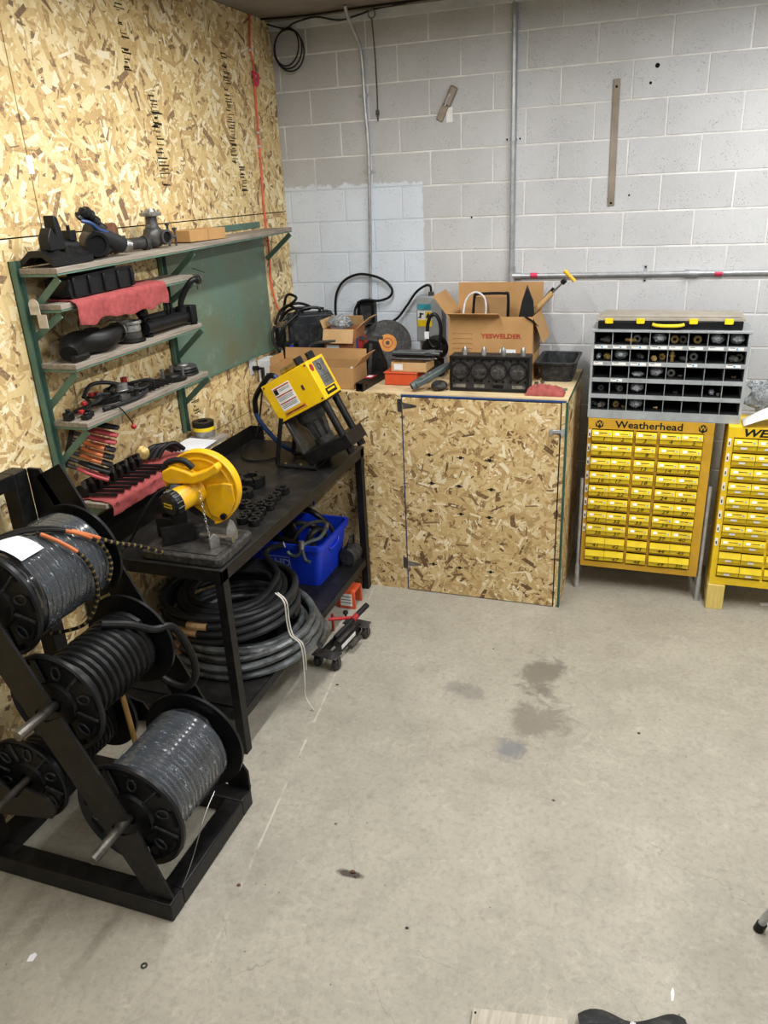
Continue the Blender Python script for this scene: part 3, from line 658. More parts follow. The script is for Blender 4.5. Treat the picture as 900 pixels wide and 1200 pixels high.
# ================================================================ FITTING CABINETS
ORD = ['first', 'second', 'third', 'fourth', 'fifth', 'sixth', 'seventh', 'eighth', 'ninth', 'tenth']
def drawer_mesh(wd, hh):
    m = MB()
    prof = [(0, 0), (-.012, .002), (-.016, hh * .48), (-.026, hh * .52), (-.012, hh), (0, hh)]
    vs = [(x, y, z) for x in (0, wd) for y, z in prof]; k = len(prof)
    m.add(vs, [tuple(range(k)), tuple(range(k, 2 * k))[::-1]] + [(i, (i + 1) % k, k + (i + 1) % k, k + i) for i in range(k)])
    return m
def fit_cabinet(label, x0, x1, y, z0, z1, paint, cols, mull, zr, pitch, rows, dw, dh, numbers, row_tags, missing=()):
    c = thing('fittings_cabinet', label, 'cabinet', ((x0 + x1) / 2, y + .15, z0))
    obj('body', MB().b2((x0, y + .03, z0), (x1, y + .29, z1)), MATS[paint], c, bevel=.003)
    obj('interior', MB().b2((x0 + .012, y + .022, z0 + .03), (x1 - .012, y + .0295, z1 - .05)), MATS['dark_gap'], c)
    zt = zr + .006; zb = zr - pitch * rows + .008
    obj('header', MB().b2((x0, y, zt), (x1, y + .0295, z1)), MATS[paint], c, bevel=.002)
    obj('bottom_rail', MB().b2((x0, y, z0), (x1, y + .0295, zb)), MATS[paint], c, bevel=.002)
    obj('stile', MB().b2((x0, y, zb), (x0 + cols[0] - .003, y + .0295, zt)), MATS[paint], c)
    obj('stile', MB().b2((x0 + cols[-1] + dw + .004, y, zb), (x1, y + .0295, zt)), MATS[paint], c)
    for a, b in mull: obj('mullion', MB().b2((x0 + a, y + .003, zb), (x0 + b, y + .0295, zt)), MATS[paint], c)
    first = None; fl = None; fd = None
    rnd = random.Random(5); n = 0
    for r in range(rows):
        z = zr - pitch * r - dh
        if r: obj('rail', MB().b2((x0 + cols[0] - .003, y + .006, z + dh + .006), (x0 + cols[-1] + dw + .004, y + .0215, zr - pitch * (r - 1) - dh - .003)), MATS[paint], c)
        for q, cx in enumerate(cols):
            n += 1
            out = rnd.uniform(0, .008); dz = -.012 if (r, q) in missing else 0
            base = Vector((x0 + cx, y + .005 - out, z + dz))
            if first is None:
                first = obj('drawer', drawer_mesh(dw, dh), MATS['yellow_drawer'], c, origin=(0, 0, 0)); d = first
                d.location = base - wloc(c)
                lab = obj('label', MB().box((0, 0, 0), (dw * .86, .001, dh * .3), Matrix.Rotation(-.42, 3, 'X')), MATS['yellow_latch'], None, origin=(0, 0, 0))
                fl = lab
            else: d = share(first, 'drawer', base, c)
            sl = Vector((dw * .5, -.0205, dh * .775))
            if r < 8:
                if n == 1: l = fl; l.parent = d; l.location = sl
                else: l = fl.copy(); COL.objects.link(l); l.parent = d; l.location = sl
                prt = obj('printed_label', MB().box((0, 0, 0), (dw * .2, .001, dh * .24), Matrix.Rotation(-.42, 3, 'X')), MATS['white_label'], None, origin=(0, 0, 0)) if fd is None else None
                if prt: fd = [prt]; p = prt
                else: p = fd[0].copy(); COL.objects.link(p)
                p.parent = d; p.location = sl + Vector((-dw * .3 + rnd.uniform(-.004, .004), -.001, 0))
                if len(fd) == 1:
                    fd.append(obj('blue_dot', MB().box((0, 0, 0), (.009, .001, .009), Matrix.Rotation(-.42, 3, 'X')), MATS['blue_dot'], None, origin=(0, 0, 0))); p = fd[1]
                    fd.append(obj('print_line', MB().box((0, 0, 0), (dw * .4, .001, .0035), Matrix.Rotation(-.42, 3, 'X')), MATS['pen'], None, origin=(0, 0, 0))); p2 = fd[2]
                else:
                    p = fd[1].copy(); COL.objects.link(p); p2 = fd[2].copy(); COL.objects.link(p2)
                p.parent = d; p.location = sl + Vector((dw * .36, -.0012, -.002))
                p2.parent = d; p2.location = sl + Vector((dw * .06, -.0012, .003 + rnd.uniform(-.002, .002)))
            if numbers:
                t_ = text('number', str(n), .034, frame(base + Vector((dw * .5 + rnd.uniform(-.012, .012), -.0152, dh * .235)), (1, 0, .05), (0, -.07, 1)), MATS['pen'], d, shear=.25, sx=1.25)
            else:
                if 'tagm' not in globals() or globals()['tagm'] is None:
                    globals()['tagm'] = obj('number_label', MB().box((0, 0, 0), (.034, .001, .013)), MATS['white_label'], None, origin=(0, 0, 0)); p = globals()['tagm']
                else: p = globals()['tagm'].copy(); COL.objects.link(p)
                p.parent = d; p.location = Vector((dw * .45, -.0155, dh * .22))
        if row_tags and r < 8:
            rl = obj('row_label', MB().b2((x0 + .004, y - .001, z + dh * .25), (x0 + .020, y - .0002, z + dh * 1.0)), MATS['white_label'], c)
            obj('print_line', MB().b2((x0 + .008, y - .0016, z + dh * .4), (x0 + .015, y - .0011, z + dh * .7)), MATS['ink'], rl)
    return c
cab1 = fit_cabinet('Gold-yellow fittings cabinet with fifty numbered drawers below the grey parts bin'.lower(), 2.18, 2.90, -.54, .172, 1.182, 'yellow_cab',
                   [.028, .149, .286, .424, .545], [(.270, .285), (.407, .422)], 1.108, .0905, 10, .119, .068, True, True)
hd = text('lettering', 'Weatherhead', .062, FRONT(2.535, -.5405, 1.146), MATS['ink'], cab1, bold=.0012, sx=1.12)
for x in (2.248, 2.838):
    e = obj('emblem', MB().prism([(.026 * math.cos(a), .026 * math.sin(a)) for a in [PI / 6 + i * PI / 3 for i in range(6)]], FRONT(x, -.5412, 1.146), .0006), MATS['ink'], cab1)
    text('emblem_letter', 'W', .042, FRONT(x, -.542, 1.146), MATS['yellow_cab'], e, bold=.0006, sx=.95)
for x in (2.163, 2.918):
    lg = obj('leg', MB().tube([(x, -.525, .0), (x, -.525, .78)], .011, 12), MATS['galv'], cab1)
    obj('foot_sleeve', MB().cyl((x, -.525, .0), (x, -.525, .17), .0145, n=12).cyl((x, -.541, .06), (x, -.535, .06), .006, n=8).cyl((x, -.541, .13), (x, -.535, .13), .006, n=8), MATS['galv'], lg)
    obj('leg_arm', MB().b2((min(x, 2.54) if x < 2.5 else 2.90, -.51, .2), (2.18 if x < 2.5 else x, -.49, .24)), MATS['galv'], cab1)
    obj('rear_leg', MB().tube([(x, -.27, 0), (x, -.27, .78)], .011, 10), MATS['galv'], cab1)
    obj('leg_arm', MB().b2((min(x, 2.54) if x < 2.5 else 2.90, -.28, .2), (2.18 if x < 2.5 else x, -.26, .24)), MATS['galv'], cab1)
cab2 = fit_cabinet('bright yellow fittings cabinet at the right edge resting on a wooden block', 2.972, 3.70, -.60, .17, 1.1835, 'yellow_cab2',
                   [.036, .161, .298, .436, .561], [(.284, .297), (.421, .435)], 1.115, .0905, 10, .122, .066, False, True)
text('lettering', 'WEATHERHEAD', .062, FRONT(3.045, -.6005, 1.150), MATS['ink'], cab2, bold=.002, shear=.25, align='LEFT', sx=1.35)
tag(obj('wood_block', MB().b2((2.968, -.615, 0), (3.066, -.33, .168)), MATS['pine'], bevel=.003), 'short pale timber block under the corner of the right yellow cabinet', 'block')
tag(obj('wood_block', MB().b2((3.6, -.615, 0), (3.69, -.33, .168)), MATS['pine'], bevel=.003), 'timber block under the far corner of the right yellow cabinet', 'block')

# ================================================================ PARTS BIN
pb = thing('parts_bin', 'grey steel forty compartment parts bin standing on the yellow cabinet', 'parts bin', (2.6, -.4, 1.184))
PX0, PX1, PY, PZ0, PZ1 = 2.172, 3.032, -.539, 1.1845, 1.715
obj('back', MB().b2((PX0, -.262, PZ0), (PX1, -.258, PZ1)), MATS['bin_dark'], pb)
for x in (PX0, PX1 - .014): obj('side', MB().b2((x, PY, PZ0), (x + .014, -.2625, PZ1 - .0125)), MATS['bin_grey'], pb, bevel=.001)
obj('top', MB().b2((PX0 - .003, PY - .003, PZ1 - .012), (PX1 + .003, -.262, PZ1)), MATS['bin_grey'], pb, bevel=.001)
PITCH = .0985; CW = (PX1 - PX0 - .028) / 8
rl = random.Random(3)
for r in range(5):
    zt = PZ1 - .012 - r * PITCH; zb = zt - .0745
    obj('shelf_tray', MB().b2((PX0 + .0145, PY + .004, zb - .005), (PX1 - .0145, -.263, zb)), MATS['bin_dark'], pb)
    lip = obj('shelf_lip', MB().b2((PX0 + .0142, PY - .001, zb - .024 if r < 4 else PZ0), (PX1 - .0142, PY + .0035, zb + .001)), MATS['bin_grey'], pb)
    for cidx in range(1, 8):
        x = PX0 + .014 + CW * cidx
        obj('divider', MB().b2((x - .0015, PY + .004, zb + .0005), (x + .0015, -.263, zt - .0005)), MATS['bin_dark'] if False else MATS['bin_grey'], pb)
    if r < 3:
        for cidx in range(8):
            if rl.random() < (.85 if r < 2 else .5):
                x = PX0 + .02 + CW * cidx; wv = rl.uniform(.05, .09)
                l = obj('label_strip', MB().b2((x, PY - .0018, zb - .019), (x + wv, PY - .0011, zb - .004)), MATS['white_label'], lip)
                if rl.random() < .6: obj('blue_dot', MB().b2((x + wv * .5, PY - .0026, zb - .016), (x + wv * .5 + .01, PY - .0019, zb - .007)), MATS['blue_dot'], lip)
                obj('print_line', MB().b2((x + .006, PY - .0026, zb - .008), (x + wv * .45, PY - .0019, zb - .0055)), MATS['pen'], lip)
# ---- loose fittings and bags in the compartments
def fitting_mesh(kind):
    m = MB()
    if kind == 'stub': m.cyl((0, 0, 0), (0, 0, .03), .012, n=12).cyl((0, 0, .03), (0, 0, .042), .019, n=6).cyl((0, 0, .042), (0, 0, .062), .014, n=12).cyl((0, 0, .062), (0, 0, .07), .009, n=12)
    if kind == 'ring': m.lathe([(.011, 0), (.024, 0), (.026, .004), (.026, .028), (.022, .034), (.022, .05), (.016, .055), (.011, .055), (.011, .0)], n=16)
    if kind == 'hex': m.lathe([(.008, 0), (.022, 0), (.022, .02), (.008, .02), (.008, 0)], n=6).cyl((0, 0, .02), (0, 0, .045), .015, n=12)
    if kind == 'small': m.cyl((0, 0, 0), (0, 0, .018), .007, n=10).cyl((0, 0, .018), (0, 0, .026), .011, n=6)
    return m
FP = {}
def put(kind, mname, r, c, fx, rot, label, dy=.03, sc=1.0, dz=0.0):
    key = (kind, mname)
    zb = PZ1 - .012 - r * PITCH - .0745; x = PX0 + .014 + CW * (c + fx); 
    rad = {'stub': .0195, 'ring': .0262, 'hex': .0222, 'small': .0112}[kind] * sc
    loc = Vector((x, PY + dy, zb + .0008 + rad + dz))
    if key not in FP: o = FP[key] = obj('hose_fitting', fitting_mesh(kind), MATS[mname], origin=(0, 0, 0))
    else: o = FP[key].copy(); COL.objects.link(o)
    o.location = loc; o.rotation_euler = rot; o.scale = (sc,) * 3
    tag(o, label, 'fitting', 'hose fittings in the parts bin'); return o
H_ = PI / 2
COLN = lambda c: ORD[c] + ' compartment'
def L_(color, r, c, extra=''): return f'{color} hose fitting{extra} in the {ORD[r]} row of the grey bin, {COLN(c)}'
fits = [('stub', 'dark_metal', 0, 0, .35, (H_, 0, .9), 'dull steel', ''), ('hex', 'dark_metal', 0, 0, .68, (-H_, 0, -.4), 'dark steel', ' lying right'), ('stub', 'brass', 0, 1, .70, (H_, 0, 1.2), 'brown brass', ''),
        ('ring', 'steel', 0, 2, .3, (-H_, 0, .1), 'bright ring shaped', ''), ('hex', 'dark_metal', 0, 2, .72, (H_, 0, .6), 'dark hexagonal', ''),
        ('ring', 'brass', 0, 4, .3, (-H_, 0, .2), 'brass ring shaped', ''), ('ring', 'dark_metal', 0, 4, .74, (-H_, 0, -.3), 'dark ring shaped', ''), ('ring', 'brass', 0, 5, .5, (-H_, 0, .2), 'large brass ring shaped', ''),
        ('hex', 'brass', 1, 0, .68, (H_, 0, .4), 'brass hexagonal', ''), ('stub', 'alu', 1, 2, .66, (-H_, 0, .5), 'silver', ''), ('stub', 'brass', 1, 3, .22, (H_, 0, .2), 'brass', ' at left'), ('hex', 'brass', 1, 3, .72, (-H_, 0, -.3), 'brass', ' at right'),
        ('stub', 'brass', 1, 4, .25, (0, 0, 0), 'upright brass', ''), ('stub', 'dark_metal', 1, 4, .7, (H_, 0, .5), 'grey steel', ''), ('ring', 'steel', 1, 5, .38, (-H_, 0, .1), 'chrome ring shaped', ''), ('ring', 'dark_metal', 1, 7, .7, (-H_, 0, -.2), 'dark ring shaped', ''),
        ('hex', 'alu', 1, 7, .3, (H_, 0, .7), 'dull silver hexagonal', ''), ('ring', 'steel', 2, 4, .28, (-H_, 0, 0), 'pale ring shaped', ''), ('small', 'dark_metal', 2, 4, .66, (H_, 0, 1.1), 'little dark', ''), ('small', 'rust', 2, 7, .45, (H_, 0, 1.3), 'little brown', ''),
        ('hex', 'dark_metal', 3, 0, .5, (-H_, 0, .2), 'dark hexagonal', ''), ('hex', 'alu', 3, 1, .58, (-H_, 0, .5), 'dull silver', ''), ('small', 'dark_metal', 3, 4, .5, (H_, 0, .8), 'little dark', ''), ('small', 'steel', 3, 6, .8, (H_, 0, .2), 'little bright', ''),
        ('stub', 'steel', 4, 0, .25, (-H_, 0, .4), 'bright steel', ' at left'), ('hex', 'alu', 4, 0, .68, (H_, 0, -.5), 'dull silver', ' at right'), ('hex', 'brass', 4, 1, .4, (-H_, 0, .3), 'brass hexagonal', ''), ('small', 'brass', 4, 1, .75, (H_, 0, .5), 'little brass', ''), ('small', 'brass', 4, 3, .5, (H_, 0, 1.4), 'little brass', '')]
for (k, m, r, c, fx, rot, col, ex) in fits:
    up_ = rot[0] == 0
    put(k, m, r, c, fx, rot, L_(col, r, c, ex), dy=.066 if not up_ else .045, sc=.93, dz=-.018 if up_ else 0)
bags = [(0, 3, 'hazy bag of parts'), (0, 6, 'white and blue bag of parts'), (0, 7, 'grey plastic bag'), (1, 0, 'small clear bag beside brass fitting'), (1, 1, 'silvery bag of parts'), (2, 2, 'flat dark bag'), (2, 3, 'shiny curled plastic bag'), (3, 2, 'pale bag of parts'), (3, 6, 'crumpled clear scrap of bag'), (4, 2, 'folded clear bag')]
for (r, c, lab) in bags:
    zb = PZ1 - .012 - r * PITCH - .0745; x = PX0 + .014 + CW * (c + (.5 if (r, c) != (1, 0) else .26)); sm = .42 if (r, c) in ((1, 0), (3, 6)) else 1
    h = (.030 if (r, c) not in ((2, 2),) else .014) * (1 if sm == 1 else .6)
    tag(obj('parts_bag', MB().ball((x, PY + .07, zb + .001 + h * 1.12), (.040 * sm, .05, h), 14, 9, amp=.22, seed=r * 9 + c), MATS['bag']), f'{lab} in the {ORD[r]} row of the grey bin, {COLN(c)}', 'bag', 'bagged parts in the bin')

# ---- organiser case on the bin
oc_ = thing('organiser_case', 'dusty beige lidded organiser case with yellow latches on top of the grey bin', 'toolbox', (2.58, -.45, PZ1))
tz = PZ1 + .0008
obj('body', MB().b2((2.20, -.515, tz), (2.985, -.30, tz + .05)), MATS['black_plastic'], oc_, bevel=.008)
obj('lid', MB().prism([(0, 0), (.80, 0), (.802, .012), (.80, .014), (.0, .014), (-.002, .012)], frame((2.192, -.52, tz + .05), (1, 0, 0), (0, 0, 1)), -.235), MATS['lid_beige'], oc_, bevel=.004)
obj('lid_panel', MB().prism([(.01, 0), (.79, 0), (.765, .014), (.035, .014)], frame((2.192, -.50, tz + .0645), (1, 0, 0), (0, 0, 1)), -.20), MATS['lid_beige'], oc_, bevel=.003)
for x in (2.24, 2.415, 2.70, 2.885): obj('latch', MB().b2((x, -.528, tz + .035), (x + .046, -.5205, tz + .064)).b2((x + .004, -.531, tz + .034), (x + .042, -.528, tz + .046)), MATS['yellow_latch'], oc_, bevel=.002)
hl = obj('handle', MB().tube(smooth([(2.505, -.53, tz + .032), (2.53, -.536, tz + .026), (2.59, -.538, tz + .024), (2.65, -.536, tz + .026), (2.675, -.53, tz + .032)], 4), .0095, 8), MATS['yellow_latch'], oc_)
obj('handle_recess', MB().b2((2.50, -.524, tz + .02), (2.68, -.5155, tz + .049)), MATS['hole'], oc_)
# ---- white cloth and bag on right cabinet
def clothfn(u, v):
    x = 3.045 + .5 * u; y = -.612 + .15 * v
    k = math.sin(min(1, u * 1.9 + .02) * PI * .5)
    z = 1.192 + .135 * k * (.62 + .38 * math.sin(v * PI * .9)) + .012 * noise.noise(Vector((u * 6, v * 5, 2))) * k
    return (x, y - .012 * k * (1 - v), z)
tag(obj('white_cloth', MB().grid(24, 12, clothfn, .0015), MATS['white_cloth'], sharp=70), 'white cloth draped on the right yellow cabinet', 'cloth')
pbg = thing('plastic_bag', 'crumpled clear plastic bag behind the white cloth on the right cabinet', 'bag', (3.17, -.36, 1.193))
obj('bag', MB().ball((3.20, -.37, 1.1855 + .135), (.13, .06, .105), 20, 14, amp=.5, seed=4), MATS['bag'], pbg, sharp=20)

# ================================================================ HOSE REEL RACK
rk = thing('hose_reel_rack', 'heavy black steel A-frame rack holding the hose reels', 'rack', (.5, -3.26, 0))
RX0, RX1, RY0, RY1 = .06, .992, -3.585, -2.94
BHH = .085
for (a, b) in [((RX0, RY0, 0), (RX1, RY0 + .085, BHH)), ((RX0, RY1 - .085, 0), (RX1, RY1, BHH)), ((RX1 - .085, RY0 + .0855, 0), (RX1, RY1 - .0855, BHH)), ((RX0, RY0 + .0855, 0), (RX0 + .085, RY1 - .0855, BHH))]:
    obj('base_beam', MB().b2(a, b), MATS['black_steel'], rk, bevel=.006)
axes = {1: (.41, 1.245), 2: (.585, .862), 3: (.81, .392), 4: (.345, .455)}
def upright(y, nm):
    F = frame((0, y, 0), (1, 0, 0), (0, 0, 1)); T = -.012
    # leaning flat plate with open notches where the shafts sit on its right edge
    lo = Vector((.965, BHH)); hi = Vector((.255, 1.55)); d = (hi - lo).normalized(); nrm = Vector((d.y, -d.x))  # to the right/up
    wd = .072
    poly = [lo - nrm * wd, lo + nrm * wd * .45]
    for k in (3, 2, 1):
        ax = Vector(axes[k]); s = (ax - lo).dot(d); e = lo + d * s
        r = .03
        depth = (ax - e).dot(nrm)
        if depth > wd: continue
        poly += [e - d * r + nrm * wd, ax - d * r, ax - nrm * r * .7 - d * r * .7, ax - nrm * r, ax - nrm * r * .7 + d * r * .7, ax + d * r, e + d * r + nrm * wd]
    poly += [hi + nrm * wd, hi - nrm * wd]
    obj('upright_plate', MB().prism([tuple(p) for p in poly], F, T), MATS['black_steel'], rk, bevel=.001)
    obj('rear_post', MB().b2((.075, y + (0 if y < -3.2 else -.075), BHH), (.15, y + (.075 if y < -3.2 else 0), 1.55)), MATS['black_steel'], rk, bevel=.004)
    obj('head_plate', MB().prism([(.15, 1.30), (.15, 1.55), (.21, 1.55), (.30, 1.38), (.23, 1.33)], F, T - .002), MATS['black_steel'], rk)
    obj('side_arm', MB().prism([(.15, .30), (.15, .50), (.27, .50), (.315, .455), (.345, .425), (.375, .455), (.40, .485), (.50, .46), (.53, .41), (.5, .36)], frame((0, y - .002, 0), (1, 0, 0), (0, 0, 1)), T), MATS['black_steel'], rk, bevel=.002)
upright(RY0 + .02, 'a'); upright(RY1 - .01, 'b')
obj('foot_plate', MB().prism([(0, 0), (.0855, 0), (.0855, .10), (.05, .155), (.02, .165)], frame((RX1 - .0855, RY1 - .012, BHH), (1, 0, 0), (0, 0, 1)), -.012), MATS['black_steel'], rk)
obj('top_rail', MB().b2((.08, RY0 + .0955, 1.49), (.15, RY1 - .0855, 1.55)), MATS['black_steel'], rk, bevel=.004)

def flange(c, R, y0, facing):
    """moulded plastic reel flange; facing -1 shows its outer face to -y"""
    x, z = c; ay = Vector((0, facing, 0)); m = MB()
    m.lathe([(.03, 0), (R * .96, 0), (R, -.004), (R, .010), (R * .965, .016), (R * .94, .012), (R * .90, .004), (R * .45, .004), (R * .42, .016), (R * .2, .018), (.03, .018), (.03, 0)], (x, y0, z), ay, 48)
    return m
def flange_detail(c, R, y0, facing, parent, mname):
    x, z = c
    P = lambda rr, a, dy: Vector((x + rr * math.cos(a), y0 + facing * dy, z + rr * math.sin(a)))
    for i in range(6):
        a = i * PI / 3 + .3
        ov = MB().tube([P(R * .67, a, .007) + Vector((math.cos(a) * .028 * math.cos(t) - math.sin(a) * .018 * math.sin(t), 0, math.sin(a) * .028 * math.cos(t) + math.cos(a) * .018 * math.sin(t))) for t in [k * PI / 6 for k in range(12)]], .0045, 6, closed=True)
        obj('moulded_ring', ov, MATS[mname], parent)
        a2 = a + PI / 6
        obj('moulded_rib', MB().tube([P(R * .46, a2, .008), P(R * .90, a2, .008)], .0065, 6), MATS[mname], parent)
    for i in range(9):
        a = i * 2 * PI / 9
        sl = MB().tube([P(R * .86, a + t * .34 / 4, .0045) for t in range(5)], .0085, 6)
        obj('rim_slot', sl, MATS['hole'], parent)
def reel(label, ax, R, rc, ro, rh, y0, y1, hose_m, layers, hid, pitch=None, loose=0):
    x, z = ax
    t = thing('hose_reel', label, 'hose reel', (x, (y0 + y1) / 2, z - R), 'hose reels on the black rack')
    f1 = obj('flange', flange(ax, R, y0, -1), MATS['black_plastic'], t, label='near ribbed black plastic flange'); flange_detail(ax, R, y0, -1, f1, 'case_black')
    f2 = obj('flange', flange(ax, R, y1, 1), MATS['black_plastic'], t, label='far black plastic flange')
    obj('core', MB().lathe([(.0, y0 + .002), (rc, y0 + .002), (rc, y1 - .002), (.0, y1 - .002)], (x, 0, z), (0, 1, 0), 24), MATS['black_plastic'], t)
    pt = pitch or rh * 2.02; n = int((y1 - y0 - rh * 2 - .006) / pt); pts = []
    for ly in range(layers):
        rr = rc + rh + ly * rh * 1.75; seg = 20
        rng = range(n * seg + 1) if ly % 2 == 0 else range(n * seg, -1, -1)
        for k in rng:
            a = 2 * PI * k / seg * (1 if ly % 2 == 0 else -1) + ly
            yy = y0 + rh + .004 + pt * k / seg
            wob = .004 * noise.noise(Vector((k * .05, ly * 7.3 + x * 9, 0))) * loose
            pts.append((x + (rr + wob) * math.cos(a), yy, z + (rr + wob) * math.sin(a)))
    obj('hose', MB().tube(pts, rh, 7), MATS[hose_m], t)
    return t, rc + rh + (layers - 1) * rh * 1.75 + rh
Y0, Y1 = -3.485, -3.045
r1, R1o = reel('topmost hose reel on the rack, wound with thin black hose under plastic film', axes[1], .205, .118, .16, .0115, Y0, Y1, 'wrapped_hose', 3, 1, loose=1)
r2, R2o = reel('middle hose reel with thick ribbed black hose wound in open coils', axes[2], .205, .085, .14, .0165, Y0, Y1, 'black_rubber', 2, 2, loose=1)
r3, R3o = reel('lower front hose reel with grey hose shrink wrapped in clear film', axes[3], .235, .135, .17, .0125, Y0, Y1, 'wrapped_hose', 2, 3, loose=1)
r4, R4o = reel('dark hose reel low behind the leaning rack upright', axes[4], .185, .08, .12, .012, Y0, Y1, 'black_rubber', 2, 4, loose=1)
for k, (t, lab, ext) in {1: (r1, 'top', .02), 2: (r2, 'middle', .10), 3: (r3, 'lower front', .13), 4: (r4, 'low rear', .24)}.items():
    x, z = axes[k]
    sh_ = obj('shaft', MB().cyl((x, RY0 - ext, z), (x, RY1 + .02, z), .019 if k != 4 else .014, n=16), MATS['shaft_steel'], t)
# clear film over reels 1 and 3
def film(ax, ro, y0, y1, a0, a1, parent, seed):
    x, z = ax
    def fn(u, v):
        a = a0 + (a1 - a0) * u; y = y0 + (y1 - y0) * v
        r = ro + .004 + .007 * noise.noise(Vector((u * 14, v * 9, seed))) + .012 * max(0, (.12 - v)) / .12 * (1 if seed else 0)
        return (x + r * math.cos(a), y, z + r * math.sin(a))
    obj('plastic_film', MB().grid(64, 24, fn), MATS['film'], parent, sharp=70)
film(axes[1], R1o, -3.43, -3.08, 0, 2 * PI, r1, 0); film(axes[3], R3o, -3.46, -3.09, 0, 2 * PI, r3, 3)
# label paper, orange striped hoses on reel 1
def wrapband(ax, r, y, a0, a1, w, th, m, parent, nm):
    x, z = ax
    def fn(u, v):
        a = a0 + (a1 - a0) * u; return (x + r * math.cos(a), y + w * v, z + r * math.sin(a))
    obj(nm, MB().grid(10, 1, fn), MATS[m], parent)
wrapband(axes[1], R1o + .013, -3.43, .95, 1.75, .11, 0, 'paper', r1, 'paper_label')
x, z = axes[1]
def over(pts, r, m, nm='loose_hose'): return obj(nm, MB().tube(smooth(pts, 8), r, 8), MATS[m], r1)
def pol(ax, r, a, y): return (ax[0] + r * math.cos(a), y, ax[1] + r * math.sin(a))
ro = R1o + .02
A = [pol(axes[1], ro, 2.2, -3.36), pol(axes[1], ro, 1.7, -3.3), pol(axes[1], ro + .003, 1.2, -3.22), pol(axes[1], ro + .006, .7, -3.14), pol(axes[1], ro + .02, .35, -3.07), pol(axes[1], R1o + .07, .12, -2.99), pol(axes[1], R1o + .12, -.12, -2.90)]
over(A, .0075, 'black_rubber')
B = [pol(axes[1], ro, 2.0, -3.40), pol(axes[1], ro, 1.5, -3.3), pol(axes[1], ro + .003, 1.0, -3.2), pol(axes[1], ro + .003, .5, -3.12), pol(axes[1], ro, .0, -3.10), pol(axes[1], ro, -.4, -3.12)]
over(B, .0075, 'black_rubber')
Cc = [pol(axes[1], ro, 1.3, -3.28), pol(axes[1], ro + .004, .85, -3.26), pol(axes[1], ro + .004, .4, -3.22), pol(axes[1], ro + .004, -.1, -3.2), pol(axes[1], ro + .02, -.6, -3.2), pol(axes[1], ro + .045, -1.0, -3.24), pol(axes[1], ro + .03, -1.5, -3.3)]
over(Cc, .0075, 'black_rubber')
for pts, seg in ((A, (.42, .58)), (B, (.40, .56)), (Cc, (.05, .30))):
    s_ = smooth(pts, 12); n_ = len(s_); a_, b_ = int(seg[0] * n_), int(seg[1] * n_)
    obj('orange_band', MB().tube(s_[a_:b_], .0078, 8), MATS['orange_grip'], r1, label='orange section of the hose print')
    for q in range(b_ + 1, n_ - 2, 3):
        c0 = Vector(s_[q]); d_ = (Vector(s_[q + 1]) - c0).normalized()
        if True: obj('yellow_print', MB().tube([c0, c0 + d_ * .009], .00765, 8), MATS['brass'], r1)
# loose end of ribbed hose on reel 2 drooping in a loop
l2 = smooth([pol(axes[2], R2o + .017, 1.5, -3.2), pol(axes[2], R2o + .019, 1.0, -3.14), pol(axes[2], R2o + .03, .55, -3.08), (.78, -3.01, .93), (.83, -2.99, .80), (.84, -3.0, .70), (.80, -3.02, .65), (.72, -3.02, .66), (.66, -3.022, .70)], 8)
obj('loose_hose', MB().tube(l2, .016, 9), MATS['black_rubber'], r2)
# torn label on reel 3 and silver tape
obj('torn_label', MB().prism([(0, 0), (.03, .004), (.034, .02), (.05, .03), (.045, .055), (.03, .04), (.02, .06), (.002, .04)], frame((.83, Y0 - .0195, .215), (1, 0, 0), (0, 0, 1)), -.001), MATS['paper'], r3)
tag(obj('tie_wire', MB().tube(smooth([(.99, -3.2, .30), (.995, -3.3, .26), (1.0, -3.42, .16), (.99, -3.5, .088)], 4), .0022, 5), MATS['steel']), 'thin wire hanging from the front reel to the rack base', 'wire')
tag(obj('wooden_stick', MB().cyl((.526, -3.10, .685), (.583, -3.11, .0), .012, n=10), MATS['stick_wood']), 'pale wooden broom stick standing between the hose reels', 'stick')

# ================================================================ ON THE BENCH
# ---- chop saw
T0 = BZ + .0008
sw = thing('chop_saw', 'yellow and black abrasive chop saw on the near end of the bench', 'power saw', (.6, -2.48, BZ))
base = obj('base', MB().prism([(.40, -2.64), (.785, -2.645), (.80, -2.63), (.79, -2.33), (.77, -2.315), (.36, -2.315), (.35, -2.33), (.385, -2.63)], frame((0, 0, T0), (1, 0, 0), (0, 1, 0)), .045), MATS['dusty_black'], sw, bevel=.008)
obj('base_plate', MB().b2((.41, -2.615, T0 + .0455), (.77, -2.345, T0 + .050)), MATS['dark_metal'], base)
obj('rear_bracket', MB().b2((.385, -2.50, T0 + .05), (.47, -2.36, T0 + .15)).b2((.40, -2.47, T0 + .15), (.45, -2.40, T0 + .24)), MATS['black_plastic'], sw, bevel=.006)
obj('fence', MB().box((.535, -2.545, T0 + .10), (.012, .15, .09), Matrix.Rotation(-.85, 3, 'Z')), MATS['black_steel'], sw, bevel=.002)
obj('fence', MB().cyl((.60, -2.46, T0 + .05), (.60, -2.46, T0 + .115), .028, n=14).cyl((.60, -2.46, T0 + .115), (.60, -2.46, T0 + .12), .031, n=14), MATS['dusty_black'], sw)
obj('vise_screw', MB().cyl((.625, -2.50, T0 + .085), (.775, -2.505, T0 + .085), .014, n=12).cyl((.77, -2.505, T0 + .085), (.80, -2.505, T0 + .085), .02, n=8), MATS['steel'], sw)
obj('vise_jaw', MB().prism([(0, 0), (.055, 0), (.06, .04), (.045, .09), (.03, .105), (.02, .09), (.0, .05)], frame((.735, -2.47, T0 + .05), (.55, .83, 0), (0, 0, 1)), .012), MATS['alu'], sw, bevel=.002)
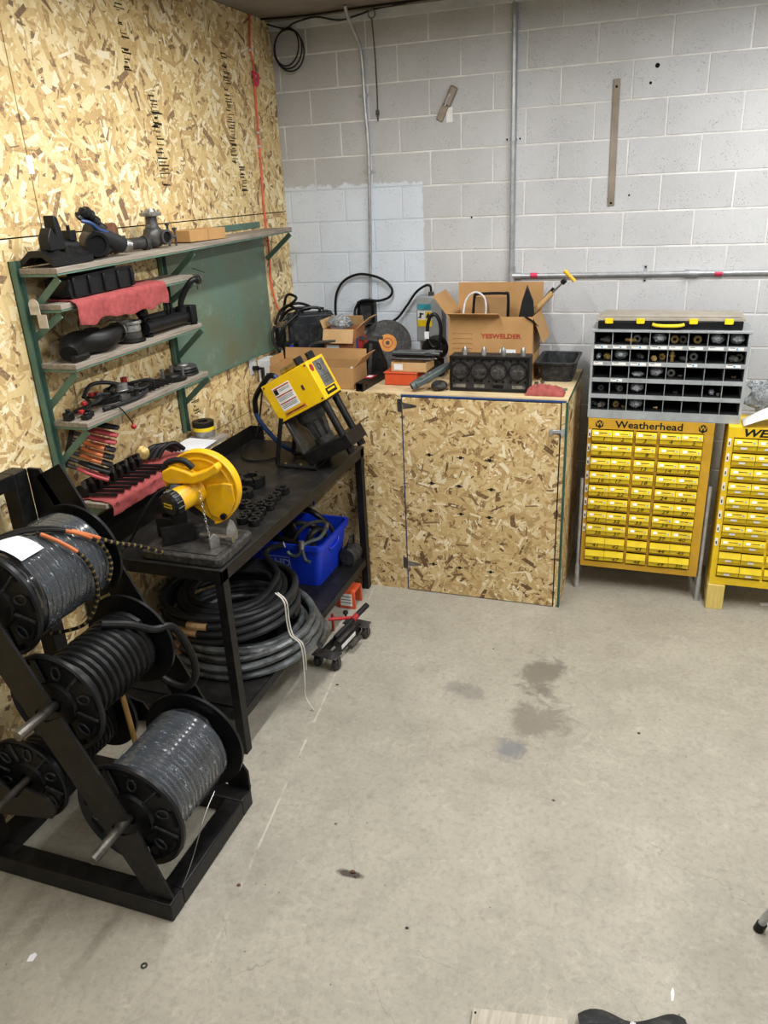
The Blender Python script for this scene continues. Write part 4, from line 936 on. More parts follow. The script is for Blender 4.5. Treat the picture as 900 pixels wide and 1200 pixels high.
obj('vise_jaw', MB().prism([(0, 0), (.05, 0), (.05, .05), (.025, .07), (0, .05)], frame((.70, -2.56, T0 + .05), (.55, .83, 0), (0, 0, 1)), .014), MATS['alu'], sw, bevel=.002)
GC = Vector((.632, -2.42, 1.312)); GR = .178
yx = Vector((1, .10, 0)).normalized()
GF = frame(GC + Vector((0, -.03, 0)), yx, (0, 0, 1))           # normal faces -y
arc = [(GR * math.cos(a), GR * math.sin(a)) for a in [math.radians(-75 + i * 275 / 40) for i in range(41)]]
gd = obj('wheel_guard', MB().prism(arc + [(-GR * .55, -.06)], GF, -.05), MATS['yellow_saw'], sw, bevel=.006)
obj('guard_rim', MB().tube([GF @ Vector((.985 * x_, .985 * y_, .003)) for x_, y_ in arc], .006, 8), MATS["yellow_saw"], gd)
obj('guard_ridge', MB().tube([GF @ Vector((.80 * x_, .80 * y_, .0)) for x_, y_ in arc[4:30]], .006, 6), MATS['yellow_saw'], gd)
obj('lower_guard', MB().prism([(.03, .02), (.125, .035), (.158, .03), (.163, -.05), (.13, -.115), (.085, -.15), (.03, -.125), (.015, -.06)], GF, .014), MATS['yellow_saw'], sw, bevel=.005)
obj('blade', MB().lathe([(.002, 0), (.165, 0), (.165, .004), (.002, .004)], GC + Vector((0, .005, 0)), (.1, -1, 0), 40), MATS['dusty_black'], sw)
obj('guard_knob', MB().cyl(GF @ Vector((.10, -.125, .014)), GF @ Vector((.10, -.125, .03)), .015, n=10), MATS['black_plastic'], sw)
MA = GF @ Vector((-.03, -.01, 0)); MBv = MA + Vector((-.05, -.15, -.02)); md = (MBv - MA).normalized()
mo = obj('motor_housing', MB().lathe([(0, -.01), (.06, -.01), (.062, .03), (.054, .04), (.057, .10), (.055, .115), (.0, .115)], MA, md, 24), MATS['yellow_saw'], sw)
cp = obj('motor_cap', MB().lathe([(.056, .115), (.058, .12), (.058, .15), (.048, .162), (0, .164)], MA, md, 28), MATS['black_plastic'], sw)
for i in range(14):
    a = i * 2 * PI / 14; F_ = frame(MA + md * .135, md.orthogonal(), md.cross(md.orthogonal()))
    p_ = F_ @ Vector((.058 * math.cos(a), .058 * math.sin(a), 0)); obj('cap_rib', MB().cyl(p_ - md * .018, p_ + md * .016, .004, n=5), MATS['black_plastic'], cp)
pf = frame(MA + md * .1655, (md.cross(Vector((0, 0, 1))) * -1), (0, 0, 1))
if pf.col[2].xyz.dot(md) < 0: pf = frame(MA + md * .1655, md.cross(Vector((0, 0, 1))), (0, 0, 1))
pl_ = obj('name_plate', MB(pf).box((0, 0, 0), (.056, .020, .002)), MATS['yellow_latch'], sw)
text('lettering', 'DEWALT', .0135, pf @ Matrix.Translation((0, 0, .0018)), MATS['ink'], pl_, bold=.0003)
obj('gear_housing', MB().ball(GF @ Vector((-.095, .01, .035)), (.05, .045, .045), 14, 10).cyl(GF @ Vector((-.10, -.0, .02)), GF @ Vector((-.165, -.06, .02)), .035, n=12), MATS['teal_grey'], sw)
obj('pivot_arm', MB().bar(GF @ Vector((-.05, -.02, .01)), Vector((.425, -2.43, T0 + .22)), .05, .05), MATS['black_plastic'], sw, bevel=.008)
hb = obj('handle_body', MB().prism([(-.155, .055), (-.15, .10), (-.10, .125), (-.03, .105), (.0, .09), (.07, .115), (.115, .145), (.13, .125), (.12, .10), (.06, .065), (.0, .045), (-.06, .045), (-.12, .04)], frame(GF @ Vector((0, 0, .02)), yx, (0, 0, 1)), .05), MATS['yellow_saw'], sw, bevel=.008)
obj('handle_grip', MB().tube(smooth([GF @ Vector((-.15, .09, .045)), GF @ Vector((-.135, .128, .045)), GF @ Vector((-.09, .148, .045)), GF @ Vector((-.04, .145, .045)), GF @ Vector((-.005, .115, .045))], 5), .0145, 10), MATS['grip_black'], sw)
# chain
ca = GF @ Vector((.015, .01, .055)); cb = Vector((.715, -2.56, T0 + .06)); nl = 16
for i in range(nl):
    p_ = ca.lerp(cb, (i + .5) / nl) + Vector((0, 0, -.012 * math.sin(PI * (i + .5) / nl))); d_ = (cb - ca).normalized(); o1 = d_.orthogonal().normalized(); o2 = d_.cross(o1)
    sd = o1 if i % 2 else o2
    obj('chain_link', MB().tube([p_ + d_ * .0085 * math.cos(t) + sd * .0045 * math.sin(t) for t in [k * PI / 5 for k in range(10)]], .0018, 5, closed=True), MATS['chain_steel'], sw)
obj('power_cord', MB().tube(smooth([GF @ Vector((-.12, .03, .06)), (.46, -2.56, 1.31), (.40, -2.60, 1.22), (.32, -2.60, 1.10), (.27, -2.58, 1.05), (.25, -2.60, 1.03), (.27, -2.645, 1.026), (.285, -2.69, 1.0), (.29, -2.69, .9), (.28, -2.69, .78), (.26, -2.68, .68)], 7), .0065, 8), MATS['black_rubber'], sw)

# ---- crimping dies
def die(R, h):
    m = MB().lathe([(R * .5, 0), (R * .93, 0), (R * .93, h * .55), (R * .5, h * .55), (R * .5, 0)], n=32)
    for i in range(8):
        a0 = i * PI / 4 + .05; a1 = (i + 1) * PI / 4 - .05
        poly = [(r_ * math.cos(a), r_ * math.sin(a)) for r_, aa in ((R * .5, (a0, a1)), (R, (a1, (a0 + a1) / 2, a0))) for a in aa]
        m.prism(poly, Matrix.Translation((0, 0, h * .12)), h * .88)
    return m
dspots = [(.43, -1.66, .060, .052, 'largest round segmented crimping die lying near the wall side of the bench'), (.475, -1.835, .043, .045, 'second largest segmented crimping die beside the largest one'),
          (.665, -1.735, .034, .038, 'small crimping die farthest from the saw in the row near the bench edge'), (.665, -1.825, .030, .036, 'small crimping die, second from the far end of the bench edge row'), (.672, -1.895, .028, .036, 'small crimping die, third from the far end of the bench edge row'),
          (.640, -1.955, .027, .034, 'small crimping die, fourth from the far end of the bench edge row'), (.70, -1.965, .024, .034, 'small crimping die, fifth from the far end, set toward the bench edge'), (.620, -2.02, .026, .034, 'small crimping die, sixth from the far end, set toward the wall'),
          (.685, -2.035, .027, .034, 'small crimping die, seventh from the far end of the bench edge row'), (.63, -2.09, .026, .034, 'small crimping die, eighth from the far end, close to the saw'), (.70, -2.10, .026, .034, 'small crimping die, ninth from the far end, by the bench edge'),
          (.645, -2.155, .026, .034, 'small crimping die right behind the saw, toward the wall'), (.715, -2.165, .026, .034, 'small crimping die right behind the saw, at the bench edge'), (.56, -1.97, .03, .036, 'lone small crimping die between the large dies and the saw')]
for (x, y, R, h, lab) in dspots:
    if R > .05: R *= 1.4; h *= 1.15
    elif R > .04: R *= 1.3
    else: R *= 1.14
    o = obj('crimping_die', die(R, h), MATS['black_steel'], bevel=.0012, origin=(0, 0, 0)); o.location = (x, y, T0); o.rotation_euler.z = x * 40
    tag(o, lab, 'die', 'crimping dies on the bench')

# ---- hose crimper
cr = thing('hose_crimper', 'yellow hydraulic hose crimping press tilted on its black stand on the bench', 'press', (.55, -1.26, BZ))
CF = frame((.402, -1.35, 1.499), (.464, 0, -.886), (.886, 0, .464))     # u = down the press, v = across, w = -y... or +y
yw = 1 if CF.col[2].y > 0 else -1
def cb_(u0, u1, v0, v1, w0, w1):
    return MB(CF).b2((u0, v0, yw * w0), (u1, v1, yw * w1))
hdm = obj('head_cover', cb_(-.012, .226, -.012, .325, 0, .235), MATS['yellow_press'], cr, bevel=.004)
obj('cover_flange', cb_(.2265, .236, -.01, .32, .004, .231), MATS['black_steel'], hdm)
def lab(u0, u1, v0, v1, m, parent, nm='label', th=.0012, lift=0):
    return obj(nm, cb_(u0, u1, v0, v1, -.0006 - th - lift, -.0004 - lift), MATS[m], parent)
w1 = lab(.03, .175, .045, .17, 'white_label', cr, 'warning_label')
for u_ in (.036, .082, .128): lab(u_, u_ + .007, .05, .165, 'red_ink', w1, 'red_line', .0008, .0014)
for u_ in (.052, .060, .096, .104, .112, .142, .150, .158): lab(u_, u_ + .0025, .055 + (.03 if u_ < .07 else 0), .158, 'dark_metal', w1, 'print_line', .0008, .0014)
lab(.044, .074, .05, .076, 'ink', w1, 'pictogram', .0008, .0014)
w2 = lab(.184, .208, .045, .20, 'orange_label', cr, 'warning_strip'); lab(.193, .199, .055, .19, 'ink', w2, 'print_line', .0008, .0014)
for (u_, v_) in ((.004, .004), (.21, .004), (.004, .308), (.21, .308)): obj('screw', MB(CF).cyl((u_, v_, -yw * .003), (u_, v_, 0), .006, n=8), MATS['dark_metal'], hdm)
lab(.09, .12, .225, .24, 'dark_metal', hdm, 'dial', .002)
# front plate (faces +v)
pv = obj('name_plate', MB(CF).b2((.005, .3255, yw * .07), (.165, .3267, yw * .205)), MATS['alu'], cr)
obj('red_seal', MB(CF).lathe([(0, 0), (.022, 0), (.022, .0012), (0, .0012)], (.032, .3256, yw * .034), (0, 1, 0), 16), MATS['red_paint'], hdm)
obj('figure', MB(CF).tube([(.045 + .018 * math.cos(a), .3272, yw * (.12 + .018 * math.sin(a))) for a in [i * PI / 5 for i in range(10)]], .003, 5, closed=True), MATS['ink'], pv)
for u_ in (.10, .115, .13, .14): obj('print_line', MB(CF).b2((u_, .3268, yw * .09), (u_ + .004, .3274, yw * .185)), MATS['dark_metal'], pv)
pn = obj('logo_plate', MB(CF).b2((.172, .3255, yw * .05), (.21, .3267, yw * .19)), MATS['ink'], cr); obj('print_line', MB(CF).b2((.182, .3268, yw * .07), (.194, .3274, yw * .17)), MATS['yellow_latch'], pn)
for w_ in (.036, .195):
    rd = obj('tie_rod', MB(CF).cyl((.2365, .288, yw * w_), (.449, .288, yw * w_), .022, n=16), MATS['black_steel'], cr)
    obj('rod_nut', MB(CF).cyl((.5305, .288, yw * w_), (.568, .288, yw * w_), .026, n=6), MATS['black_steel'], cr)
    obj('rod_nut', MB(CF).cyl((-.058, .272, yw * w_), (-.0125, .272, yw * w_), .025, n=6), MATS['black_steel'], cr)
obj('lower_block', cb_(.4495, .53, .012, .33, -.004, .235), MATS['black_steel'], cr, bevel=.004)
obj('rear_plate', cb_(.2365, .449, .0, .02, .01, .22), MATS['dark_metal'], cr, bevel=.003)
dh_ = obj('die_head', MB(CF).lathe([(.03, .2365), (.088, .2365), (.088, .28), (.07, .31), (.045, .36), (.045, .40), (.03, .40)], (0, .13, yw * .115), (1, 0, 0), 20), MATS['cast_iron'], cr)
for a in range(8):
    an = a * PI / 4 + .2; obj('die_segment', MB(CF).bar((.30, .13 + .06 * math.cos(an), yw * .115 + .06 * math.sin(an)), (.43, .13 + .04 * math.cos(an), yw * .115 + .04 * math.sin(an)), .028, .022, (0, -math.sin(an), math.cos(an))), MATS['dark_metal'], dh_)
obj('lower_die', MB(CF).lathe([(.025, .4), (.06, .41), (.06, .449), (.025, .449)], (0, .13, yw * .115), (1, 0, 0), 20), MATS['cast_iron'], cr)
for y in (-1.352, -1.128):
    obj('stand_leg', MB().tube(smooth([(.50, y, 1.325), (.475, y, 1.20), (.45, y, 1.06), (.452, y, 1.032), (.475, y, T0 + .0155), (.56, y, T0 + .0145), (.70, y, T0 + .0145)], 5), .014, 8), MATS['black_steel'], cr)
    for x in (.50, .60): obj('bolt', MB().cyl((x, y, T0 + .0275), (x, y, T0 + .034), .007, n=6), MATS['brass'], cr)
obj('stand_cross', MB().b2((.625, -1.337, T0), (.69, -1.143, T0 + .012)), MATS['black_steel'], cr)
obj('hose', MB().tube(smooth([CF @ Vector((-.004, .06, yw * .09)), CF @ Vector((-.03, .055, yw * .09)), CF @ Vector((-.045, .02, yw * .09)), (.33, -1.26, 1.47), (.285, -1.25, 1.40), (.28, -1.24, 1.30), (.33, -1.22, 1.2), (.40, -1.18, 1.10), (.45, -1.10, T0 + .016)], 6), .0145, 10), MATS['blue_hose'], cr, label='blue hydraulic hose')
obj('hose_sleeve', MB().tube(smooth([CF @ Vector((-.03, .055, yw * .09)), CF @ Vector((-.045, .02, yw * .09)), (.33, -1.26, 1.47), (.285, -1.25, 1.40), (.278, -1.242, 1.32)], 6), .0165, 10), MATS['black_rubber'], cr)
obj('valve', MB(CF).cyl((-.03, .10, yw * .1), (-.03, .20, yw * .11), .016, n=8).cyl((-.03, .20, yw * .11), (-.05, .215, yw * .11), .012, n=8), MATS['brass'], cr)
tag(obj('bench_cable', MB().tube(smooth([(.10, -1.10, T0 + .05), (.13, -1.22, T0 + .02), (.2, -1.28, T0 + .007), (.3, -1.27, T0 + .007), (.36, -1.2, T0 + .007)], 6), .0055, 8), MATS['black_rubber']), 'thin black cable arcing across the bench behind the crimper', 'cable')

# ================================================================ UNDER THE BENCH
tz0 = LZ + .0008
def tote():
    t = thing('storage_tote', 'bright blue plastic tote of hose scraps on the bench lower shelf', 'tote', (.39, -1.15, LZ))
    lo = (.125, .655, -1.355, -.965); hi = (.085, .700, -1.40, -.93); H = .30; th = .006
    def ring(f, inset, z):
        a = [l + (h - l) * f for l, h in zip(lo, hi)]; r = .04; pts = []
        x0, x1, y0, y1 = a[0] + inset, a[1] - inset, a[2] + inset, a[3] - inset
        for cx, cy, s in ((x1 - r, y1 - r, 0), (x0 + r, y1 - r, 1), (x0 + r, y0 + r, 2), (x1 - r, y0 + r, 3)):
            for k in range(5): an = (s + k / 4) * PI / 2; pts.append(Vector((cx + r * math.cos(an), cy + r * math.sin(an), z)))
        return pts
    rings = [ring(0, 0, tz0), ring(.88, 0, tz0 + H * .88), ring(.95, -.012, tz0 + H * .885), ring(1, -.012, tz0 + H), ring(1, .004, tz0 + H), ring(.9, .008, tz0 + H * .88), ring(0, .008, tz0 + .008)]
    m = MB(); n = 20; vs = [p for r in rings for p in r]
    fs = [(i * n + j, i * n + (j + 1) % n, (i + 1) * n + (j + 1) % n, (i + 1) * n + j) for i in range(len(rings) - 1) for j in range(n)] + [tuple(range(n))[::-1], tuple((len(rings) - 1) * n + j for j in range(n))]
    obj('shell', m.add(vs, fs), MATS['blue_tote'], t)
    ts = math.atan2(.045, .30)
    F = frame((.40, -1.379, tz0 + .155), (1, 0, 0), (0, -math.sin(ts), math.cos(ts)))
    pr = obj('print_frame', MB(F).box((0, .045, .003), (.16, .005, .001)).box((0, -.045, .003), (.16, .005, .001)).box((-.078, 0, .003), (.005, .09, .001)).box((.078, 0, .003), (.005, .09, .001)), MATS['white_print'], t)
    text('lettering', 'AHD', .075, F @ Matrix.Translation((0, 0, .003)), MATS['white_print'], t, bold=.002)
    obj('handle_rib', MB().tube(smooth([(.690, -1.25, tz0 + .235), (.696, -1.22, tz0 + .21), (.696, -1.12, tz0 + .21), (.690, -1.09, tz0 + .235)], 4), .008, 8), MATS['blue_tote'], t)
tote()
rr = random.Random(11)
scr = [('black_rubber', 'black rubber hose scrap lying along the front of the tote'), ('rubber_grey', 'dark grey hose scrap across the tote middle'), ('black_rubber', 'short black hose end sticking up in the tote'), ('dark_metal', 'bent steel tube piece in the tote'), ('black_rubber', 'curled black hose scrap at the back of the tote'), ('rubber_grey', 'grey hose stub near the tote right end')]
pthz = [[(.16, -1.30, .44), (.25, -1.28, .50), (.38, -1.30, .515), (.5, -1.31, .49)], [(.17, -1.10, .46), (.3, -1.16, .53), (.45, -1.12, .55), (.57, -1.06, .49)], [(.30, -1.22, .42), (.31, -1.20, .54), (.35, -1.16, .60), (.41, -1.13, .60)],
        [(.42, -1.22, .46), (.5, -1.20, .56), (.56, -1.14, .58), (.61, -1.06, .54), (.63, -1.02, .46)], [(.2, -1.02, .46), (.3, -1.0, .57), (.42, -1.02, .61), (.52, -1.04, .59), (.6, -1.01, .5)], [(.55, -1.27, .44), (.57, -1.25, .53), (.6, -1.2, .55), (.63, -1.15, .5)]]
for (m, lb), p in zip(scr, pthz): tag(obj('hose_scrap', MB().tube(smooth(p, 6), .02 if m != 'dark_metal' else .013, 9), MATS[m]), lb, 'hose', 'scraps in the blue tote')
tag(obj('rubber_flap', MB().ball((.40, -1.19, .50), (.06, .02, .095), 14, 10), MATS['black_rubber']), 'flat black rubber oval standing in the tote', 'rubber part', 'scraps in the blue tote')
tag(obj('steel_wedge', MB().prism([(0, 0), (.085, 0), (.075, .06), (.05, .12), (.02, .06)], frame((.505, -1.235, .44), (1, .2, 0), (0, .25, 1)), .012), MATS['teal_grey']), 'pointed grey steel wedge leaning in the tote', 'metal part', 'scraps in the blue tote')
bp = thing('brake_fitting', 'grey branched pipe fitting hooked over the tote front rim', 'pipe fitting', (.61, -1.4, .45))
obj('pipe', MB().tube(smooth([(.655, -1.17, .585), (.672, -1.26, .572), (.665, -1.33, .56), (.62, -1.385, .555), (.585, -1.425, .535), (.578, -1.43, .50), (.55, -1.435, .475), (.515, -1.435, .48), (.495, -1.435, .50)], 6), .012, 9), MATS['teal_grey'], bp)
obj('branch', MB().tube(smooth([(.59, -1.425, .545), (.60, -1.43, .49), (.615, -1.435, .455), (.645, -1.435, .445)], 5), .0105, 9), MATS['teal_grey'], bp)
obj('sleeve', MB().cyl((.59, -1.4215, .575), (.59, -1.428, .525), .0175, n=10).cyl((.655, -1.18, .59), (.672, -1.23, .578), .0165, n=10), MATS['alu'], bp)
tag(obj('blue_hose', MB().tube(smooth([(.46, -.93, .60), (.46, -.93, .75), (.45, -.925, .90)], 4), .008, 8), MATS['blue_hose']), 'thin blue hose rising behind the tote to the bench underside', 'hose')
mt = thing('small_motor', 'dusty black small motor behind the blue tote on the lower shelf', 'motor', (.74, -1.0, LZ))
obj('body', MB().lathe([(0, 0), (.055, 0), (.062, .01), (.062, .03), (.056, .034), (.056, .046), (.062, .05), (.062, .08), (.056, .084), (.056, .10), (.062, .104), (.05, .13), (0, .13)], (.730, -1.065, tz0 + .075), (.1, 1, 0), 18), MATS['cast_iron'], mt)
obj('foot', MB().b2((.69, -1.05, tz0), (.765, -.95, tz0 + .025)), MATS['cast_iron'], mt)
obj('lead', MB().tube(smooth([(.73, -1.06, tz0 + .137), (.75, -1.06, tz0 + .19), (.76, -1.0, tz0 + .21), (.74, -.95, tz0 + .17), (.73, -.93, tz0 + .1)], 5), .006, 7), MATS['black_rubber'], mt)

# ---- hose coils
def coil(name, label, c, loops, rh, m, seed, wob=.02, cat='hose coil'):
    r_ = random.Random(seed); t = thing(name, label, cat, (c[0], c[1], c[2])); P_ = []
    N = 40
    for k, (rx, ry, z, dx, dy, tl) in enumerate(loops):
        nx = loops[min(k + 1, len(loops) - 1)]
        ph = r_.uniform(0, 6)
        for i in range(N):
            f = i / N; g = max(0, (f - .8) / .2); a = 2 * PI * f
            q = [u * (1 - g) + v * g for u, v in zip((rx, ry, z, dx, dy, tl), nx)]
            w_ = wob * math.sin(2 * a + ph) * .5
            P_.append((c[0] + q[3] + (q[0] + w_) * math.cos(a), c[1] + q[4] + (q[1] + w_) * math.sin(a), q[2] + q[5] * math.sin(a) + .004 * math.sin(3 * a + ph)))
    obj('hose', MB().tube(P_, rh, 9), MATS[m], t)
    return t, P_
cc = (.49, -2.02, LZ)
lo_ = []
zz = tz0 + .022
for k in range(4): lo_.append((.445 - .016 * k, .42 - .014 * k, zz + .043 * k, .005 * (k % 2), .0, -.004 * k))
for k in range(2): lo_.append((.365 - .045 * k, .345 - .045 * k, zz + .006 + .043 * (k + 1), 0, 0, 0))
hc1, P1 = coil('hose_coil', 'lower silvery grey hose coil bulging out past the bench front', cc, lo_, .0205, 'hose_silver', 3)
lo2 = []
z2 = zz + .172
for k in range(4): lo2.append((.375 - .008 * k + (.012 if k % 2 else 0), .35 - .006 * k, z2 + .040 * k, -.055, -.01, .0))
for k in range(3): lo2.append((.295 - .038 * k, .285 - .038 * k, z2 + .105 + .006 * k, -.045, .0, .008))
hc2, P2 = coil('hose_coil', 'upper black rubber hose coil stacked under the bench', (cc[0], cc[1], z2 - .0205), lo2, .0195, 'rubber_grey', 5)
e2 = P2[-1]
obj('hose_end', MB().tube(smooth([e2, (e2[0] + .01, e2[1] + .08, e2[2] + .025), (e2[0] - .02, e2[1] + .2, e2[2] + .04), (.47, -1.66, z2 + .17), (.565, -1.60, z2 + .20)], 6), .0185, 9), MATS['rubber_grey'], hc2)
obj('hose_bore', MB().lathe([(.008, 0), (.0185, 0), (.0185, .004), (.008, .004)], (.565, -1.60, z2 + .20), (.8, .5, .25), 14), MATS['white_plastic'], hc2)
def on_path(P_, i0, i1, r, m, parent, nm): obj(nm, MB().tube(P_[i0:i1], r, 9), MATS[m], parent)
for k in (0, 1, 2): on_path(P2, k * 40 + 27 + k, k * 40 + 30 + k, .0202, 'hose_tape', hc2, 'tape_patch')
for k in (0, 1, 2): on_path(P1, k * 40 + 26, k * 40 + 28, .0212, 'hose_tape', hc1, 'tape_patch')
tw = []
ang = -.42
for rr_, z_ in ((.33, z2 + .20), (.395, z2 + .17), (.40, z2 + .06), (.42, z2 - .02), (.49, zz + .13), (.505, zz + .05), (.50, zz - .03)):
    tw.append((cc[0] + (rr_ - .01) * math.cos(ang), cc[1] + rr_ * .98 * math.sin(ang), z_))
ts_ = tag(obj('tie_string', MB().tube(smooth(tw, 5) , .0042, 6).tube(smooth([(t_[0] + .012, t_[1] + .004, t_[2] + .002) for t_ in tw], 5), .0035, 6).tube(smooth([tw[-2], (tw[-1][0] + .01, tw[-1][1] - .02, .18), (tw[-1][0] + .005, tw[-1][1] - .02, .08), (tw[-1][0] + .05, tw[-1][1] - .03, .005)], 5), .0035, 6), MATS['twine']), 'white twisted string tying the hose coils and hanging to the floor', 'string')

# ---- foot pedal
pd = thing('foot_pedal', 'orange guarded foot pedal on the floor under the bench corner', 'foot pedal', (.72, -1.1, 0))
obj('guard', MB().prism([(0, 0), (.012, 0), (.012, .085), (.088, .085), (.088, 0), (.10, 0), (.10, .082), (.09, .097), (.01, .097), (0, .082)], frame((.705, -1.192, .002), (0, 1, 0), (0, 0, 1)) @ Matrix.Scale(1.35, 4), .085), MATS['orange_pedal'], pd, bevel=.003)
obj('body', MB().prism([(0, 0), (.12, 0), (.12, .075), (.02, .055), (0, .03)], frame((.543, -1.07, .002), (1, 0, 0), (0, 0, 1)) @ Matrix.Scale(1.3, 4), .085), MATS['orange_pedal'], pd, bevel=.004)
obj('treadle', MB().box((.757, -1.125, .03), (.06, .07, .012), Matrix.Rotation(.2, 3, 'Y')), MATS['black_plastic'], pd)
pl2 = obj('label', MB().b2((.72, -1.1938, .022), (.80, -1.1928, .11)), MATS['white_label'], pd)
for z in (.042, .064, .086): obj('print_line', MB().b2((.72, -1.1945, z), (.795, -1.1939, z + .005)), MATS['dark_metal'], pl2)

# ---- low wheeled jack
jk = thing('floor_jack', 'black and red low wheeled floor jack beside the hose coil', 'floor jack', (.95, -1.62, 0))
JF = frame((.90, -1.82, 0), (.12, 1, 0), (-1, .12, 0))         # u runs along the jack, v to the wall side
for v in (-.035, .035): obj('side_rail', MB(JF).b2((.0, v - .006, .05), (.33, v + .006, .10)), MATS['black_steel'], jk, bevel=.002)
obj('label', MB(JF).b2((.08, -.0425, .062), (.25, -.0412, .088)), MATS['white_label'], jk)
obj('cylinder', MB(JF).cyl((.10, .0, .075), (.30, .0, .075), .025, n=14), MATS['dark_metal'], jk)
for u_ in (-.03, .34):
    obj('wheel_plate', MB(JF).b2((u_ - .04, -.085, .085), (u_ + .04, .075, .092)), MATS['dark_metal'], jk, bevel=.002)
    for v in (-.065, .055):
        wl = obj('wheel', MB(JF).lathe([(.006, -.016), (.03, -.016), (.036, -.01), (.036, .01), (.03, .016), (.006, .016), (.006, -.016)], (u_, v, .0365), (0, 1, 0), 18), MATS['cast_iron'], jk)
        obj('fork', MB(JF).b2((u_ - .012, v - .021, .03), (u_ + .012, v - .017, .085)).b2((u_ - .012, v + .017, .03), (u_ + .012, v + .021, .085)), MATS['dark_metal'], wl)
obj('handle', MB(JF).cyl((.10, .01, .12), (.30, -.02, .155), .013, n=12), MATS['grip_black'], jk)
obj('grip', MB(JF).cyl((.30, -.02, .155), (.42, -.04, .178), .0175, n=12), MATS['grip_black'], jk)
obj('lever', MB(JF).tube(smooth([(.29, -.015, .155), (.25, .04, .16), (.2, .11, .165)], 4), .011, 8).cyl((.27, -.018, .15), (.32, -.022, .158), .0185, n=10), MATS['red_paint'], jk)
obj('knob', MB(JF).cyl((.30, .045, .14), (.30, .045, .165), .006, n=8).lathe([(0, 0), (.016, 0), (.018, .008), (.012, .018), (0, .018)], (.30, .045, .165), n=8), MATS['black_plastic'], jk)
obj('release_rod', MB(JF).cyl((.33, .16, .0), (.33, .16, .12), .008, n=8), MATS['red_paint'], jk)
obj('small_cylinder', MB(JF).cyl((.14, -.065, .05), (.26, -.065, .05), .016, n=10), MATS['dark_metal'], jk)

# ================================================================ ON THE BOX
B0 = BH + .0009
def carton(name, label, x0, x1, y0, y1, h, m='cardboard', th=.005, rz=0, flaps=(), inner='cardboard_in', cat='box', fm=None):
    """open cardboard carton: base, four walls, flaps as (side, length, angle, span0, span1) hinged at the rim"""
    cx, cy = (x0 + x1) / 2, (y0 + y1) / 2; t = thing(name, label, cat, (cx, cy, BH)); M = rotz(rz, (cx, cy, B0)); a, b = (x1 - x0) / 2, (y1 - y0) / 2
    obj('base', MB(M).b2((-a, -b, 0), (a, b, th)), MATS[inner], t)
    obj('front_wall', MB(M).b2((-a, -b, th), (a, -b + th, h)), MATS[m], t); obj('back_wall', MB(M).b2((-a, b - th, th), (a, b, h)), MATS[m], t)
    obj('left_wall', MB(M).b2((-a, -b + th, th), (-a + th, b - th, h)), MATS[m], t); obj('right_wall', MB(M).b2((a - th, -b + th, th), (a, b - th, h)), MATS[m], t)
    for (sd, ln, ang, s0, s1) in flaps:
        ang = math.radians(ang)     # 0 = straight out, 90 = straight up, -90 = hanging down
        if sd in 'FB':
            s = -1 if sd == 'F' else 1; u = Vector((1, 0, 0)); v = Vector((0, s * math.cos(ang), math.sin(ang))); o = Vector((-a + 2 * a * s0, s * b, h)); W = 2 * a * (s1 - s0)
        else:
            s = -1 if sd == 'L' else 1; u = Vector((0, 1, 0)); v = Vector((s * math.cos(ang), 0, math.sin(ang))); o = Vector((s * a, -b + 2 * b * s0, h)); W = 2 * b * (s1 - s0)
        F = Matrix((u, v, u.cross(v))).transposed().to_4x4(); F.translation = o
        obj('flap', MB(M @ F).b2((0, .0015, -.002), (W, ln, .002)), MATS[fm or m], t)
    return t, M, a, b
# long open carton at the left front
lc, _, _, _ = carton('cardboard_carton', 'long low open cardboard carton behind the yellow crimper', .16, .745, -.79, -.545, .135, flaps=[('R', .10, 48, .05, .95), ('B', .075, 80, 0, 1), ('L', .05, 85, .1, .9)])
obj('paper_wad', MB().ball((.70, -.70, B0 + .07), (.035, .05, .05), 12, 8, amp=.5, seed=2), MATS['paper'], lc)
wb = tag(obj('small_white_box', MB().b2((.012, -.675, B0), (.105, -.52, B0 + .145)), MATS['paper'], bevel=.002), 'small pale printed box by the wall outlet at the left of the box top', 'box')
obj('print_block', MB().b2((.03, -.6762, B0 + .02), (.06, -.6754, B0 + .10)), MATS['dark_metal'], wb); obj('print_block', MB().b2((.07, -.6762, B0 + .03), (.09, -.6754, B0 + .06)), MATS['dark_metal'], wb)
# black tool case standing on edge
tc = thing('tool_case', 'black moulded plastic tool case standing upright behind the small carton', 'tool case', (.25, -.26, BH))
TM = rotz(math.radians(28), (.235, -.235, B0))
for y in (-.072, .004): obj('shell', MB(TM).b2((-.17, y, 0), (.15, y + .068, .395)), MATS['case_black'], tc, bevel=.018)
for x in (-.11, 0, .11): obj('moulded_rib', MB(TM).b2((x - .03, -.0795, .05), (x + .03, -.072, .33)), MATS['case_black'], tc, bevel=.004)
for x in (-.1, .1): obj('latch', MB(TM).b2((x - .02, -.03, .3955), (x + .02, .03, .404)), MATS['black_plastic'], tc, bevel=.002)
obj('grip', MB(TM).tube(smooth([(-.06, 0, .396), (-.055, 0, .42), (0, 0, .428), (.055, 0, .42), (.06, 0, .396)], 5), .01, 8), MATS['black_plastic'], tc)
